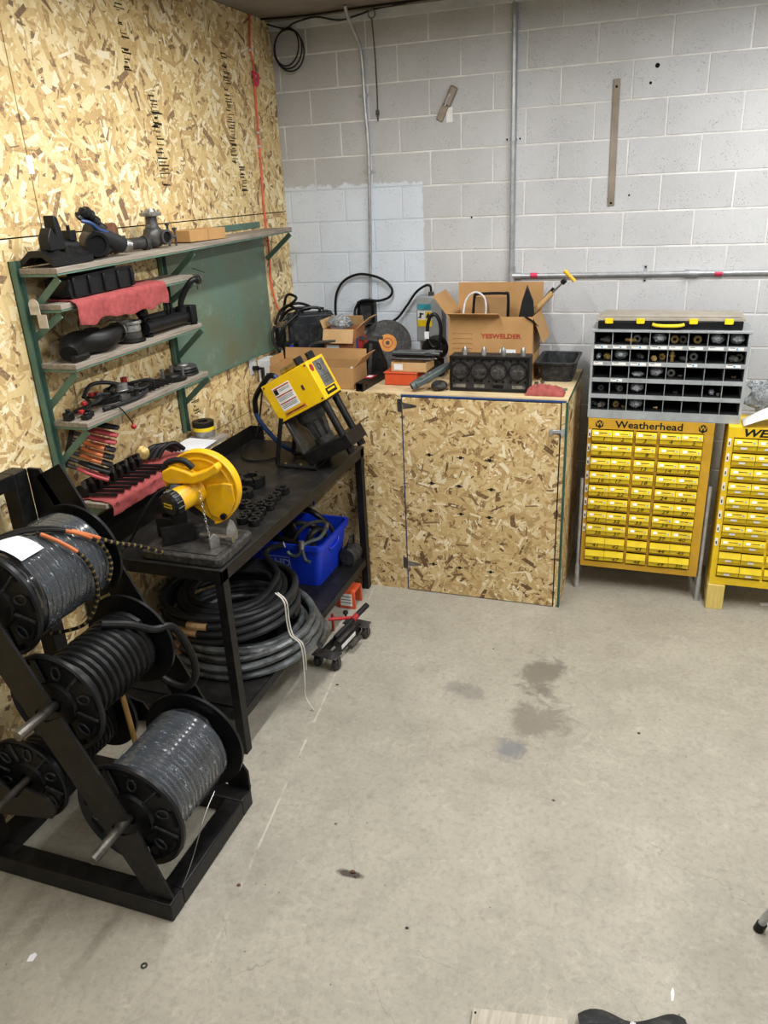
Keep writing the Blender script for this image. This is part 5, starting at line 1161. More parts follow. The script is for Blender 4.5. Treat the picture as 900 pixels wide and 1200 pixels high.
# cordless tool, charger, cable heap, at the back left
dt = thing('cordless_tool', 'black cordless tool with chrome collar in the box top corner', 'power tool', (.08, -.42, BH))
obj('body', MB().lathe([(0, 0), (.03, 0), (.034, .02), (.034, .09), (.026, .10), (.026, .12), (0, .12)], (.075, -.42, B0 + .0), (0, 0, 1), 16), MATS['black_plastic'], dt)
obj('collar', MB().lathe([(.0, .12), (.02, .12), (.021, .15), (.014, .16), (.014, .19), (0, .19)], (.075, -.42, B0), (0, 0, 1), 16), MATS['steel'], dt)
obj('motor', MB().lathe([(0, .19), (.034, .19), (.037, .22), (.037, .30), (.028, .32), (0, .32)], (.075, -.42, B0), (0, 0, 1), 16), MATS['black_plastic'], dt)
ch = thing('battery_charger', 'black and blue battery charger next to the cordless tool', 'charger', (.17, -.47, BH))
obj('body', MB().b2((.135, -.52, B0), (.215, -.43, B0 + .235)), MATS['black_plastic'], ch, bevel=.012)
obj('blue_panel', MB().b2((.19, -.5225, B0 + .13), (.212, -.5205, B0 + .22)), MATS['blue_tote'], ch)
hp = [[(.03, -.30, .36), (.10, -.28, .42), (.22, -.22, .425), (.30, -.16, .41)], [(.05, -.36, .35), (.09, -.33, .44), (.16, -.26, .46), (.22, -.2, .42), (.16, -.3, .41), (.08, -.38, .36)], [(.04, -.42, .34), (.06, -.36, .42), (.12, -.34, .455), (.19, -.36, .41), (.13, -.44, .34), (.09, -.47, .26)],
      [(.03, -.25, .40), (.08, -.3, .50), (.13, -.34, .53), (.19, -.36, .51), (.15, -.37, .47), (.08, -.35, .44)], [(.05, -.45, .33), (.05, -.49, .26), (.09, -.49, .15), (.05, -.47, .08)]]
ht = thing('cable_heap', 'tangled heap of black cables on the tool case by the OSB wall', 'cables', (.12, -.33, BH + .3))
for p in hp: obj('cable', MB().tube(smooth([(x, y, B0 + z) for x, y, z in p], 7), .0095, 8), MATS['black_rubber'], ht)
# long dark handle tool lying over the case and dusty bag
tag(obj('pry_bar', MB().tube(smooth([(.30, -.50, B0 + .155), (.33, -.49, B0 + .215), (.40, -.475, B0 + .235), (.50, -.455, B0 + .24)], 5), .010, 8), MATS['dark_metal']), 'thin dark bent bar lying above the long carton', 'tool')
tag(obj('plastic_wrap', MB().ball((.40, -.50, B0 + .165), (.07, .032, .03), 14, 9, amp=.4, seed=8), MATS['bag'], sharp=25), 'crumpled dusty plastic wrap in front of the small carton', 'plastic')
# small carton with flaps
sc_, Msc, _, _ = carton('cardboard_carton', 'small upright cardboard carton with open flaps in front of the cable loop', .405, .635, -.43, -.255, .315, 'cardboard_red', flaps=[('F', .095, -68, 0, .95), ('R', .12, 38, .1, .9), ('B', .07, 110, 0, 1), ('L', .06, 70, 0, 1)], fm='cardboard_pale')
obj('label', MB(Msc).b2((-.10, -.0892, .12), (-.01, -.0882, .21)), MATS['paper'], sc_)
tag(obj('clear_bag', MB().ball((.50, -.36, B0 + .345), (.08, .055, .05), 14, 9, amp=.5, seed=12), MATS['bag'], sharp=25), 'clear plastic bag bulging from the small carton', 'bag')
bk = thing('red_and_blue_binder', 'thin red and blue box standing right of the small carton', 'box', (.672, -.36, BH))
obj('red_half', MB().b2((.660, -.455, B0), (.685, -.345, B0 + .26)), MATS['red_paint'], bk); obj('blue_half', MB().b2((.646, -.455, B0), (.6595, -.345, B0 + .26)), MATS['blue_hose'], bk)
# cut-off wheel
cw = thing('cutoff_wheel', 'large black abrasive cut-off wheel with an orange centre label leaning on the box', 'cutting wheel', (.80, -.27, BH))
wn = Vector((.35, -.80, .48)).normalized(); wc = Vector((.79, -.235, B0 + .19))
obj('disc', MB().lathe([(.012, 0), (.165, 0), (.165, .004), (.012, .004), (.012, 0)], wc, wn, 44), MATS['dusty_black'], cw)
wl_ = obj('centre_label', MB().lathe([(.014, .0046), (.062, .0046), (.062, .0052), (.014, .0052)], wc, wn, 28), MATS['orange_label'], cw)
obj('label_print', MB().lathe([(.03, .0054), (.036, .0054), (.036, .0058), (.03, .0058)], wc, wn, 24), MATS['red_ink'], wl_)
# black steel bracket plates
sb = thing('steel_bracket', 'black perforated steel bracket standing between the small carton and the cutting wheel', 'bracket', (.76, -.42, BH))
BF = frame((.70, -.455, B0), (1, .22, 0), (0, 0, 1))
obj('plate', MB(BF).prism([(0, 0), (.16, 0), (.15, .10), (.10, .24), (.04, .25), (.0, .22)], Matrix.Identity(4), .01), MATS['black_steel'], sb, bevel=.002)
for (u_, v_) in ((.04, .05), (.09, .05), (.13, .06), (.05, .12), (.10, .12), (.06, .19), (.09, .20)): obj('bolt_hole', MB(BF).cyl((u_, v_, .0102), (u_, v_, .0114), .009, n=10), MATS['hole'], sb)
obj('rib', MB(BF).bar((.03, .02, .022), (.05, .23, .022), .012, .024, (0, 0, 1)), MATS['dark_metal'], sb)
obj('top_bar', MB(BF).bar((-.03, .262, .0), (.13, .262, .0), .012, .02, (0, 0, 1)), MATS['dark_metal'], sb)
# square receiver tube
rt_ = thing('hitch_bar', 'square black steel receiver tube with a red tag lying on the box top', 'steel tube', (.82, -.62, BH))
HF = frame((.795, -.825, B0 + .026), (.07, 1, 0), (-1, .07, 0))
q = MB(HF); q.b2((0, -.026, -.026), (.36, -.020, .026)).b2((0, .020, -.026), (.36, .026, .026)).b2((0, -.02, -.026), (.36, .02, -.02)).b2((0, -.02, .02), (.36, .02, .026))
obj('tube', q, MATS['black_steel'], rt_)
obj('pin_hole', MB(HF).cyl((.05, -.0268, 0), (.05, -.0261, 0), .01, n=12), MATS['hole'], rt_)
obj('tag', MB(HF).b2((.13, -.028, .027), (.22, .03, .0285)), MATS['red_paint'], rt_); obj('tag_print', MB(HF).b2((.155, -.012, .0288), (.20, .02, .0294)), MATS['paper'], rt_)
# orange case with cardboard tray of rods on it
ob2 = thing('orange_case', 'low orange plastic case on the box top under a tray of rods', 'case', (1.0, -.54, BH))
obj('body', MB().b2((.90, -.64, B0), (1.115, -.44, B0 + .075)), MATS['orange_box'], ob2, bevel=.006)
obj('rim', MB().b2((.895, -.645, B0 + .0755), (1.12, -.435, B0 + .084)), MATS['orange_box'], ob2, bevel=.003)
tz_ = B0 + .0848
tr = thing('cardboard_tray', 'small cardboard tray resting on the orange case', 'tray', (1.05, -.53, tz_))
obj('base', MB().b2((.945, -.625, tz_), (1.175, -.44, tz_ + .004)), MATS['cardboard_in'], tr)
for a, b in [((.945, -.625), (1.175, -.621)), ((.945, -.444), (1.175, -.44)), ((.945, -.621), (.949, -.444)), ((1.171, -.621), (1.175, -.444))]: obj('wall', MB().b2((a[0], a[1], tz_ + .004), (b[0], b[1], tz_ + .06)), MATS['cardboard_pale'], tr)
obj('label', MB().b2((.962, -.6262, tz_ + .012), (1.02, -.6252, tz_ + .05)), MATS['paper'], tr)
rods = [('dark_metal', .009, 'topmost grey'), ('black_steel', .011, 'black'), ('steel', .007, 'bright steel'), ('teal_grey', .012, 'thick grey'), ('dark_metal', .008, 'dark thin'), ('alu', .009, 'pale grey'), ('black_rubber', .010, 'black rubber'), ('dark_metal', .012, 'thick dark'), ('teal_grey', .009, 'slate grey')]
for i, (m, r, lb) in enumerate(rods):
    y = -.60 + .019 * i; z = tz_ + .064 + r + (.022 if i % 2 else 0)
    tag(obj('punch_rod', MB().cyl((.93 + .01 * (i % 3), y, z + .004), (1.20 + .012 * (i % 4), y + .02, z), r, r * .8, n=10).cyl((1.15, y + .017, z), (1.19, y + .02, z), r * 1.3, n=8), MATS[m]), f'{lb} rod tool lying across the cardboard tray' + (' at the back' if i > 6 else ''), 'rod', 'rod tools on the tray')
# teal grey forked casting
fk = thing('forked_casting', 'teal grey forked metal casting at the front edge left of the cylinder head', 'metal part', (1.22, -.72, BH))
FF = frame((1.145, -.785, B0 + .04), (.72, .60, .38), (-.62, .78, 0))
obj('arm', MB(FF).prism([(0, -.032), (.05, -.042), (.14, -.036), (.24, -.03), (.27, 0), (.24, .03), (.14, .034), (.05, .04), (0, .032)], Matrix.Translation((0, 0, -.014)), .034), MATS['teal_grey'], fk, bevel=.006)
obj('eye', MB(FF).cyl((.07, 0, .0202), (.07, 0, .0235), .018, n=14), MATS['alu'], fk); obj('eye', MB(FF).cyl((.12, .003, .0202), (.12, .003, .023), .013, n=14), MATS['alu'], fk)
obj('socket', MB(FF).lathe([(.015, 0), (.026, .0), (.028, .04), (.015, .04), (.015, 0)], (-.02, 0, 0), (1, 0, 0), 14), MATS['teal_grey'], fk)
tag(obj('black_casting', MB().ball((1.285, -.72, B0 + .03), (.055, .05, .029), 12, 8, amp=.35, seed=21), MATS['cast_iron'], sharp=25), 'rough dark iron lump beside the cylinder head', 'metal part')
# belt driven pump
pu = thing('belt_pump', 'black belt and pulley pump standing left of the welder carton', 'pump', (1.155, -.33, BH))
obj('body', MB().lathe([(0, 0), (.075, 0), (.08, .02), (.08, .06), (.06, .075), (.06, .10), (0, .10)], (1.155, -.37, B0 + .185), (.15, 1, 0), 20), MATS['cast_iron'], pu)
obj('pulley', MB().lathe([(.015, 0), (.07, 0), (.074, .008), (.066, .016), (.074, .024), (.07, .032), (.015, .032), (.015, 0)], (1.15, -.405, B0 + .185), (.15, 1, 0), 24), MATS['black_steel'], pu)
obj('belt', MB().tube(smooth([(1.175 + .045 * math.sin(a), -.42, B0 + .31 + .105 * math.cos(a)) for a in [i * PI / 6 for i in range(12)]], 3, True), .012, 8, closed=True), MATS['black_rubber'], pu)
obj('foot', MB().b2((1.105, -.37, B0), (1.205, -.29, B0 + .11)), MATS['cast_iron'], pu, bevel=.006)
obj('white_tag', MB().box((1.13, -.437, B0 + .285), (.03, .002, .045)), MATS['paper'], pu)
# welder carton
wc_, Mw, aw, bw = carton('cardboard_carton', 'large open welder carton with red lettering and raised flaps on the box top', 1.275, 1.81, -.445, -.125, .405, flaps=[('B', .17, 86, -.02, 1.02), ('L', .16, 52, .0, 1), ('R', .17, -68, .02, .98), ('F', .075, 22, .02, .62)])
text('lettering', 'YESWELDER', .038, Mw @ FRONT(.07, -.161, .285), MATS['red_ink'], wc_, bold=.0012, sx=1.2)
lb_ = obj('shipping_label', MB(Mw).b2((.065, -.1614, .10), (.165, -.1604, .205)), MATS['paper'], wc_)
for i in range(9): obj('bar_mark', MB(Mw).b2((.073 + i * .007, -.162, .13), (.076 + i * .007 + (.002 if i % 3 == 0 else 0), -.1615, .165)), MATS['ink'], lb_)
obj('bar_mark', MB(Mw).b2((.145, -.162, .115), (.156, -.1615, .185)), MATS['ink'], lb_)
for i in range(7): obj('vent_print', MB(Mw).tube([(-.24, -.1608, .105 + i * .031), (-.235, -.1608, .115 + i * .031), (-.115, -.1608, .115 + i * .031), (-.11, -.1608, .105 + i * .031)], .0016, 4), MATS['cardboard_in'], wc_)
obj('vent_print', MB(Mw).ball((-.155, -.1605, .17), (.035, .0008, .04), 8, 6), MATS['cardboard_in'], wc_)
# contents
WZ = B0 + .405
tag(obj('wire_loop', MB().tube(smooth([(1.36, -.38, WZ - .06), (1.355, -.36, WZ + .02), (1.375, -.35, WZ + .10), (1.43, -.34, WZ + .135), (1.485, -.34, WZ + .10), (1.495, -.34, WZ + .02), (1.48, -.35, WZ - .05)], 6), .0065, 8), MATS['white_plastic']), 'white cable loop standing out of the welder carton', 'cable')
fr_ = thing('black_frame_handle', 'black tubular frame with a clear panel sticking out of the welder carton', 'frame', (1.5, -.3, WZ - .05))
obj('tube_frame', MB().tube(smooth([(1.40, -.30, WZ - .08), (1.41, -.295, WZ + .09), (1.425, -.29, WZ + .115), (1.5, -.285, WZ + .12), (1.60, -.285, WZ + .12), (1.625, -.285, WZ + .105), (1.625, -.285, WZ - .08)], 5), .0095, 8), MATS['black_plastic'], fr_)
obj('panel', MB().b2((1.42, -.292, WZ - .07), (1.615, -.288, WZ + .10)), MATS['cardboard_in'], fr_)
tag(obj('black_wedge_part', MB().prism([(0, 0), (.12, 0), (.105, .17), (.065, .27), (.035, .17)], frame((1.69, -.36, WZ - .09), (1, .15, 0), (0, .12, 1)), .03), MATS['black_plastic'], bevel=.005), 'pointed black plastic part standing up in the welder carton', 'plastic part')
pgr = thing('t_handle_tool', 'long rod tool with a yellow T handle leaning out of the welder carton', 'tool', (1.8, -.3, WZ))
ra, rb_ = Vector((1.73, -.25, WZ - .05)), Vector((2.0, -.30, WZ + .225))
obj('tube', MB().cyl(ra, ra.lerp(rb_, .62), .017, n=12), MATS['cardboard_pale'], pgr); obj('rod', MB().cyl(ra.lerp(rb_, .62), rb_, .006, n=8), MATS['steel'], pgr)
obj('collar', MB().cyl(ra.lerp(rb_, .84), ra.lerp(rb_, .91), .016, n=10), MATS['black_plastic'], pgr)
pd_ = (rb_ - ra).normalized().cross(Vector((0, 1, 0))).normalized(); obj('handle', MB().cyl(rb_ - pd_ * .045, rb_ + pd_ * .045, .012, n=10), MATS['yellow_saw'], pgr)
tag(obj('black_tube_part', MB().cyl((1.745, -.20, WZ - .05), (1.90, -.22, WZ + .14), .019, .013, n=10), MATS['black_plastic']), 'black tapered tube beside the yellow handled tool in the welder carton', 'tube')
tag(obj('carton_strap', MB().tube(smooth([(1.76, -.449, WZ + .005), (1.785, -.452, WZ - .01), (1.815, -.45, WZ - .03), (1.835, -.42, WZ - .06)], 5), .006, 6), MATS['black_rubber']), 'short black strap over the front corner of the welder carton', 'strap')

# cylinder head standing on edge, combustion faces to the front
ch_ = thing('cylinder_head', 'black four cylinder engine head standing on edge at the front of the box top', 'engine part', (1.59, -.66, BH))
hx0, hx1, hy0, hz1 = 1.352, 1.838, -.722, B0 + .215
obj('casting', MB().b2((hx0, hy0 + .012, B0), (hx1, hy0 + .125, hz1)), MATS['cast_iron'], ch_, bevel=.006)
ed = MB()
obj('deck_edge', MB().b2((hx0, hy0, hz1 - .014), (hx1, hy0 + .0118, hz1)), MATS['black_steel'], ch_); obj('deck_edge', MB().b2((hx0, hy0, B0), (hx1, hy0 + .0118, B0 + .014)), MATS['black_steel'], ch_)
for x in (hx0, hx1 - .012): obj('deck_edge', MB().b2((x, hy0, B0 + .0142), (x + .012, hy0 + .0118, hz1 - .0142)), MATS['black_steel'], ch_)
for i in range(4):
    x = hx0 + .066 + i * .1165; zc = B0 + .125
    cbn = obj('combustion_chamber', MB().lathe([(.050, .0), (.056, .0), (.056, -.012), (.050, -.012), (.050, 0)], (x, hy0, zc), (0, -1, 0), 28), MATS['black_steel'], ch_)
    obj('chamber_floor', MB().cyl((x, hy0 + .0117, zc), (x, hy0 + .008, zc), .049, n=28), MATS['dusty_black'], cbn)
    for dx in (-.02, .022): obj('valve', MB().lathe([(0, .002), (.013, .002), (.017, 0), (.017, -.004), (0, -.004)], (x + dx, hy0 + .006, zc - .006), (0, -1, 0), 16), MATS['cast_iron' if i < 2 else 'dark_metal'], cbn)
    obj('port', MB().b2((x - .032, hy0 + .0102, B0 + .022), (x + .032, hy0 + .0119, B0 + .042)), MATS['alu'] if i != 2 else MATS['hole'], ch_)
    obj('rocker_stud', MB().lathe([(0, 0), (.017, 0), (.015, .03), (.010, .042), (.006, .05), (0, .05)], (hx0 + .085 + i * .118, hy0 + .05, hz1), (0, 0, 1), 12), MATS['alu'], ch_)
for i in range(11):
    x = hx0 + .024 + i * .0438
    for z in (hz1 - .028, B0 + .062): obj('bolt_hole', MB().cyl((x, hy0 + .0118, z), (x, hy0 + .009, z), .0075, n=8), MATS['hole'], ch_)
for x in (hx0 + .03, hx1 - .03): obj('dowel', MB().cyl((x, hy0 - .003, B0 + .032), (x, hy0 + .0118, B0 + .032), .009, n=10), MATS['steel'], ch_)
# black basin
ba = thing('plastic_basin', 'black rectangular plastic basin on the right end of the box top', 'basin', (1.96, -.3, BH))
def rr_ring(x0, x1, y0, y1, z, r):
    return [Vector((cx + r * math.cos((s + k / 4) * PI / 2), cy + r * math.sin((s + k / 4) * PI / 2), z)) for cx, cy, s in ((x1 - r, y1 - r, 0), (x0 + r, y1 - r, 1), (x0 + r, y0 + r, 2), (x1 - r, y0 + r, 3)) for k in range(5)]
rg = [rr_ring(1.865, 2.05, -.40, -.11, B0, .03), rr_ring(1.845, 2.07, -.43, -.09, B0 + .115, .03), rr_ring(1.825, 2.082, -.45, -.07, B0 + .118, .03), rr_ring(1.825, 2.082, -.45, -.07, B0 + .127, .03), rr_ring(1.852, 2.064, -.423, -.097, B0 + .125, .03), rr_ring(1.87, 2.045, -.395, -.115, B0 + .008, .03)]
n_ = 20; obj('shell', MB().add([p for r in rg for p in r], [(i * n_ + k, i * n_ + (k + 1) % n_, (i + 1) * n_ + (k + 1) % n_, (i + 1) * n_ + k) for i in range(5) for k in range(n_)] + [tuple(range(n_))[::-1], tuple(5 * n_ + k for k in range(n_))]), MATS['case_black'], ba)
obj('bottom_ridge', MB().b2((1.89, -.30, B0 + .009), (2.03, -.29, B0 + .02)), MATS['case_black'], ba)
# rag, metal strip and sockets
def ragfn(u, v):
    x = 1.825 + .225 * u; y = -.775 + .10 * v; e = math.sin(PI * u) ** .4 * math.sin(PI * v) ** .5
    return (x, y, B0 + .007 + e * (.05 + .02 * noise.noise(Vector((u * 7, v * 4, 3))) + .014 * noise.noise(Vector((u * 16, v * 9, 7)))))
tag(obj('red_rag', MB().grid(30, 16, ragfn, .006), MATS['dark_red_cloth'], sharp=60), 'crumpled dark red rag in front of the black basin', 'rag')
tag(obj('metal_strip', MB().b2((1.905, -.625, B0), (2.05, -.585, B0 + .006)), MATS['alu']), 'flat bright metal strip behind the dark red rag', 'metal strip')
for i, (x, y, lb) in enumerate([(1.865, -.60, 'left'), (1.872, -.655, 'front left'), (1.895, -.56, 'rear')]):
    tag(obj('steel_stud', MB().cyl((x, y, B0), (x, y, B0 + .03), .009, n=10).cyl((x, y, B0 + .03), (x, y, B0 + .042), .013, n=6), MATS['steel']), f'small steel stud between cylinder head and basin, the {lb} one', 'stud', 'steel studs by the basin')

# ================================================================ ON THE WALL SHELVES
def SZ(s, y): return SHZ[s](y) + .0009
# --- top shelf
z = SZ('top', -2.45)
bc = thing('black_plastic_cover', 'ragged black plastic engine cover at the left end of the top shelf', 'car part', (.13, -2.47, z))
obj('tray', MB().grid(10, 14, lambda u, v: (.045 + .165 * u, -2.63 + .25 * v, z + .028 + .07 * math.sin(PI * u) * (.6 + .4 * noise.noise(Vector((u * 3, v * 5, 1))))), .026), MATS['black_plastic'], bc)
obj('fin', MB().prism([(0, 0), (.11, 0), (.10, .07), (.085, .125), (.06, .135), (.055, .06), (.03, .09), (.0, .05)], frame((.13, -2.60, z + .06), (-.1, 1, 0), (0, 0, 1)), .05), MATS['black_plastic'], bc, bevel=.004)
obj('duct', MB().cyl((.12, -2.48, z + .065), (.12, -2.385, z + .055), .035, .04, n=12), MATS['black_rubber'], bc)
obj('clip', MB().b2((.11, -2.43, z + .09), (.15, -2.39, z + .13)).cyl((.13, -2.41, z + .13), (.13, -2.41, z + .15), .008, n=8), MATS['black_plastic'], bc)
z = SZ('top', -2.2)
tb = thing('throttle_body', 'black throttle housing with a chrome nozzle on the top shelf', 'car part', (.13, -2.2, z))
obj('barrel', MB().lathe([(.038, 0), (.052, 0), (.054, .012), (.046, .02), (.05, .08), (.05, .10), (0, .10)], (.205, -2.33, z + .062), (-.8, .55, .1), 22), MATS['black_plastic'], tb)
obj('bore', MB().cyl((.2, -2.325, z + .062), (.19, -2.318, z + .063), .038, n=20), MATS['hole'], tb)
obj('upper_arm', MB().tube(smooth([(.14, -2.34, z + .17), (.16, -2.33, z + .19), (.15, -2.29, z + .185), (.15, -2.24, z + .14), (.16, -2.20, z + .09)], 5), [.02 + .004 * (i % 3) for i in range(21)], 10), MATS['black_plastic'], tb)
obj('blue_tube', MB().tube(smooth([(.165, -2.36, z + .16), (.185, -2.33, z + .15), (.185, -2.28, z + .12), (.19, -2.23, z + .105)], 5), .008, 8), MATS['blue_hose'], tb)
obj('gear_case', MB().cyl((.14, -2.30, z + .12), (.19, -2.14, z + .045), .042, .036, n=16), MATS['rubber_grey'], tb)
obj('nozzle', MB().lathe([(.03, 0), (.031, .02), (.026, .022), (.026, .045), (.018, .05), (0, .05)], (.188, -2.145, z + .046), (.3, .8, -.15), 16), MATS['steel'], tb)
obj('lower_lump', MB().ball((.12, -2.24, z + .037), (.07, .085, .037), 14, 9, amp=.2, seed=31), MATS['black_plastic'], tb)
z = SZ('top', -2.06)
tag(obj('rusty_pulley', MB().lathe([(.02, 0), (.062, 0), (.07, .008), (.066, .02), (.07, .034), (.066, .05), (.05, .056), (.02, .056), (.02, 0)], (.06, -2.08, z + .0705), (.8, .5, 0), 26), MATS['rust']), 'rusty brown round pulley behind the throttle housing', 'pulley')
z = SZ('top', -1.93)
tag(obj('iron_coupler', MB().cyl((.10, -2.0, z + .034), (.13, -1.90, z + .034), .028, n=12).cyl((.13, -1.90, z + .034), (.135, -1.875, z + .034), .034, n=12).cyl((.10, -2.0, z + .06), (.10, -2.0, z + .075), .008, n=8), MATS['cast_iron']), 'short dark iron coupler between pulley and steel pump', 'metal part')
z = SZ('top', -1.78)
wp_ = thing('steel_pump', 'grey metal pump with a round flange standing mid top shelf', 'pump', (.12, -1.78, z))
obj('housing', MB().ball((.12, -1.79, z + .055), (.05, .06, .0545), 16, 10, amp=.12, seed=5), MATS['dark_metal'], wp_)
obj('neck', MB().lathe([(.045, .03), (.035, .085), (.028, .13), (.028, .15), (0, .15)], (.12, -1.79, z), (0, 0, 1), 18), MATS['dark_metal'], wp_)
fl_ = obj('flange', MB().lathe([(0, .1502), (.05, .1502), (.053, .156), (.053, .166), (.03, .17), (.022, .185), (0, .185)], (.12, -1.79, z), (0, 0, 1), 22), MATS['alu'], wp_)
for a in range(4): obj('bolt', MB().cyl((.12 + .038 * math.cos(a * PI / 2 + .5), -1.79 + .038 * math.sin(a * PI / 2 + .5), z + .1662), (.12 + .038 * math.cos(a * PI / 2 + .5), -1.79 + .038 * math.sin(a * PI / 2 + .5), z + .178), .006, n=6), MATS['steel'], fl_)
obj('outlet', MB().lathe([(.026, 0), (.036, 0), (.036, .05), (.026, .05), (.026, 0)], (.19, -1.775, z + .05), (-.9, .2, 0), 20), MATS['dark_metal'], wp_); obj('outlet_bore', MB().cyl((.183, -1.773, z + .05), (.18, -1.773, z + .05), .026, n=16), MATS['hole'], wp_)
for (x, y, h) in ((.15, -1.87, .10), (.14, -1.69, .10), (.16, -1.66, .075)):
    b_ = obj('linkage', MB().cyl((x, y, z), (x, y, z + h), .006, n=8).cyl((x, y, z + h), (x, y, z + h + .014), .012, n=8).cyl((x, y, z + .045), (.12, -1.79, z + .05), .009, n=8), MATS['dark_metal'], wp_)
z = SZ('top', -1.2)
kb = tag(obj('small_carton', MB(rotz(-.12, (.11, -1.37, z))).b2((-.075, -.155, 0), (.075, .155, .058)), MATS['cardboard'], bevel=.002), 'small flat closed cardboard box on the top shelf', 'box')
obj('tape_seam', MB(rotz(-.12, (.11, -1.37, z))).b2((-.076, -.002, -.0), (.076, .002, .0588)), MATS['cardboard_in'], kb)
# --- second shelf : red cloth with a black ribbed tray on it
z2_ = SZ('s2', -2.3)
def cloth2(u, v):
    y = -2.56 + .66 * u; xr = .05 + (.245 + .03 * noise.noise(Vector((u * 6, 3.3, 0)))) * v; d = max(0, xr - .205)
    wv = .010 * math.sin(u * 19) + .016 * noise.noise(Vector((u * 7, v * 3, 5)))
    x = min(xr, .205) + (.012 + .5 * wv * min(1, d * 12) if d > 0 else 0) + min(d, .012)
    zz_ = SZ('s2', y) + .006 - d * 1.15 + (.003 * noise.noise(Vector((u * 9, v * 9, 0))) if d == 0 else 0)
    if d == 0: zz_ = max(zz_, SZ('s2', y) + .0052)
    return (x, y + .02 * noise.noise(Vector((u * 5, v * 4, 9))), zz_)
tag(obj('red_shop_towel', MB().grid(46, 22, cloth2, .004, (.3, 0, .9)), MATS['red_cloth'], sharp=80), 'red shop towel hanging over the edge of the second shelf', 'towel')
zt_ = z2_ + .0085
it = thing('intake_tray', 'black ribbed plastic intake box on the red towel of the second shelf', 'car part', (.12, -2.3, zt_))
obj('body', MB().prism([(0, 0), (.44, 0), (.45, .045), (.44, .088), (.36, .092), (.02, .085), (-.01, .04)], frame((.195, -2.545, zt_), (0, 1, .012), (-.012 * 0, 0, 1)), -.135 if False else .001), MATS['black_plastic'], it)
obj('shell', MB().b2((.06, -2.545, zt_), (.193, -2.105, zt_ + .085)), MATS['black_plastic'], it, bevel=.012)
for k in range(5): obj('rib', MB().b2((.192, -2.53 + k * .10, zt_ + .006), (.206, -2.512 + k * .10, zt_ + .082)), MATS['black_plastic'], it, bevel=.004)
obj('upper_deck', MB().b2((.06, -2.43, zt_ + .0852), (.15, -2.16, zt_ + .11)), MATS['black_plastic'], it, bevel=.006)
obj('yellow_cap', MB().cyl((.13, -2.50, zt_ + .086), (.13, -2.50, zt_ + .10), .018, n=12), MATS['yellow_latch'], it)
# --- third shelf
z3 = SZ('s3', -2.4)
eh = thing('elbow_hose', 'black S-bent rubber intake hose with a clamp on the third shelf', 'hose', (.13, -2.45, z3))
pe = smooth([(.17, -2.60, z3 + .038), (.14, -2.555, z3 + .055), (.12, -2.49, z3 + .060), (.135, -2.42, z3 + .056), (.165, -2.36, z3 + .054), (.165, -2.29, z3 + .066), (.14, -2.235, z3 + .075)], 6)
obj('hose', MB().tube(pe, [.036 + .018 * math.sin(PI * min(1, i / len(pe) * 1.1)) for i in range(len(pe))], 18), MATS['black_rubber'], eh)
obj('clamp', MB().tube(pe[-4:-1], .0535, 18, cap=False), MATS['alu'], eh)
obj('foot', MB().cyl((.19, -2.60, z3 + .016), (.19, -2.51, z3 + .016), .015, n=10), MATS['black_rubber'], eh)
tag(obj('rubber_boot', MB().lathe([(0, 0), (.047, 0), (.048, .008), (.042, .018), (.038, .085), (.034, .092), (0, .092)], (.054, -2.29, z3 + .0), (0, 0, 1), 26), MATS['dusty_black']), 'round dusty black rubber cap behind the intake hose', 'rubber part')
ar = thing('alloy_ring_stack', 'stacked alloy ring on a black base beside the hose clamp', 'metal part', (.14, -2.12, z3))
obj('base', MB().lathe([(0, 0), (.065, 0), (.068, .01), (.055, .02), (0, .02)], (.145, -2.13, z3), (0, 0, 1), 24), MATS['black_steel'], ar)
for k in range(2): obj('ring', MB().lathe([(.034, 0), (.05, 0), (.052, .01), (.05, .03), (.034, .03), (.034, 0)], (.145, -2.13, z3 + .0205 + .033 * k), (0, 0, 1), 24), MATS['dark_metal' if k == 0 else 'alu'], ar)
obj('top_ring', MB().lathe([(.036, 0), (.056, 0), (.058, .006), (.056, .014), (.036, .014), (.036, 0)], (.145, -2.13, z3 + .087), (0, 0, 1), 24), MATS['alu'], ar)
z3b = SZ('s3', -1.8)
mf = thing('tube_manifold', 'long black tubular manifold with an upright elbow on the third shelf', 'car part', (.165, -1.85, z3b))
obj('tube', MB().tube([(.165, -2.045, z3b + .045), (.165, -1.65, z3b + .045)], .033, 16), MATS['black_plastic'], mf)
obj('tube', MB().tube([(.12, -2.0, z3b + .075), (.12, -1.66, z3b + .075)], .02, 12), MATS['black_plastic'], mf)
for y in (-2.03, -1.98): obj('collar', MB().cyl((.12, y, z3b + .045), (.12, y + .02, z3b + .045), .041, n=16), MATS['black_steel'], mf)
obj('end_block', MB().b2((.125, -1.685, z3b + .012), (.21, -1.63, z3b + .10)), MATS['black_plastic'], mf, bevel=.005)
obj('foot', MB().cyl((.195, -1.65, z3b), (.195, -1.65, z3b + .015), .018, n=10).cyl((.165, -2.01, z3b), (.165, -2.01, z3b + .012), .02, n=10), MATS['black_plastic'], mf)
el = smooth([(.165, -1.70, z3b + .07), (.17, -1.71, z3b + .12), (.20, -1.70, z3b + .18), (.235, -1.69, z3b + .225), (.25, -1.655, z3b + .232)], 6); obj('elbow', MB().tube(el, .0155, 12), MATS['black_plastic'], mf)
obj('elbow_flange', MB().lathe([(.012, 0), (.026, 0), (.026, .01), (.012, .01), (.012, 0)], (.252, -1.653, z3b + .232), (.1, 1, 0), 16).cyl((.252, -1.648, z3b + .202), (.252, -1.648, z3b + .182), .011, n=8), MATS['steel'], mf)
obj('base_collar', MB().cyl((.165, -1.705, z3b + .06), (.165, -1.705, z3b + .10), .028, n=14), MATS['black_steel'], mf)
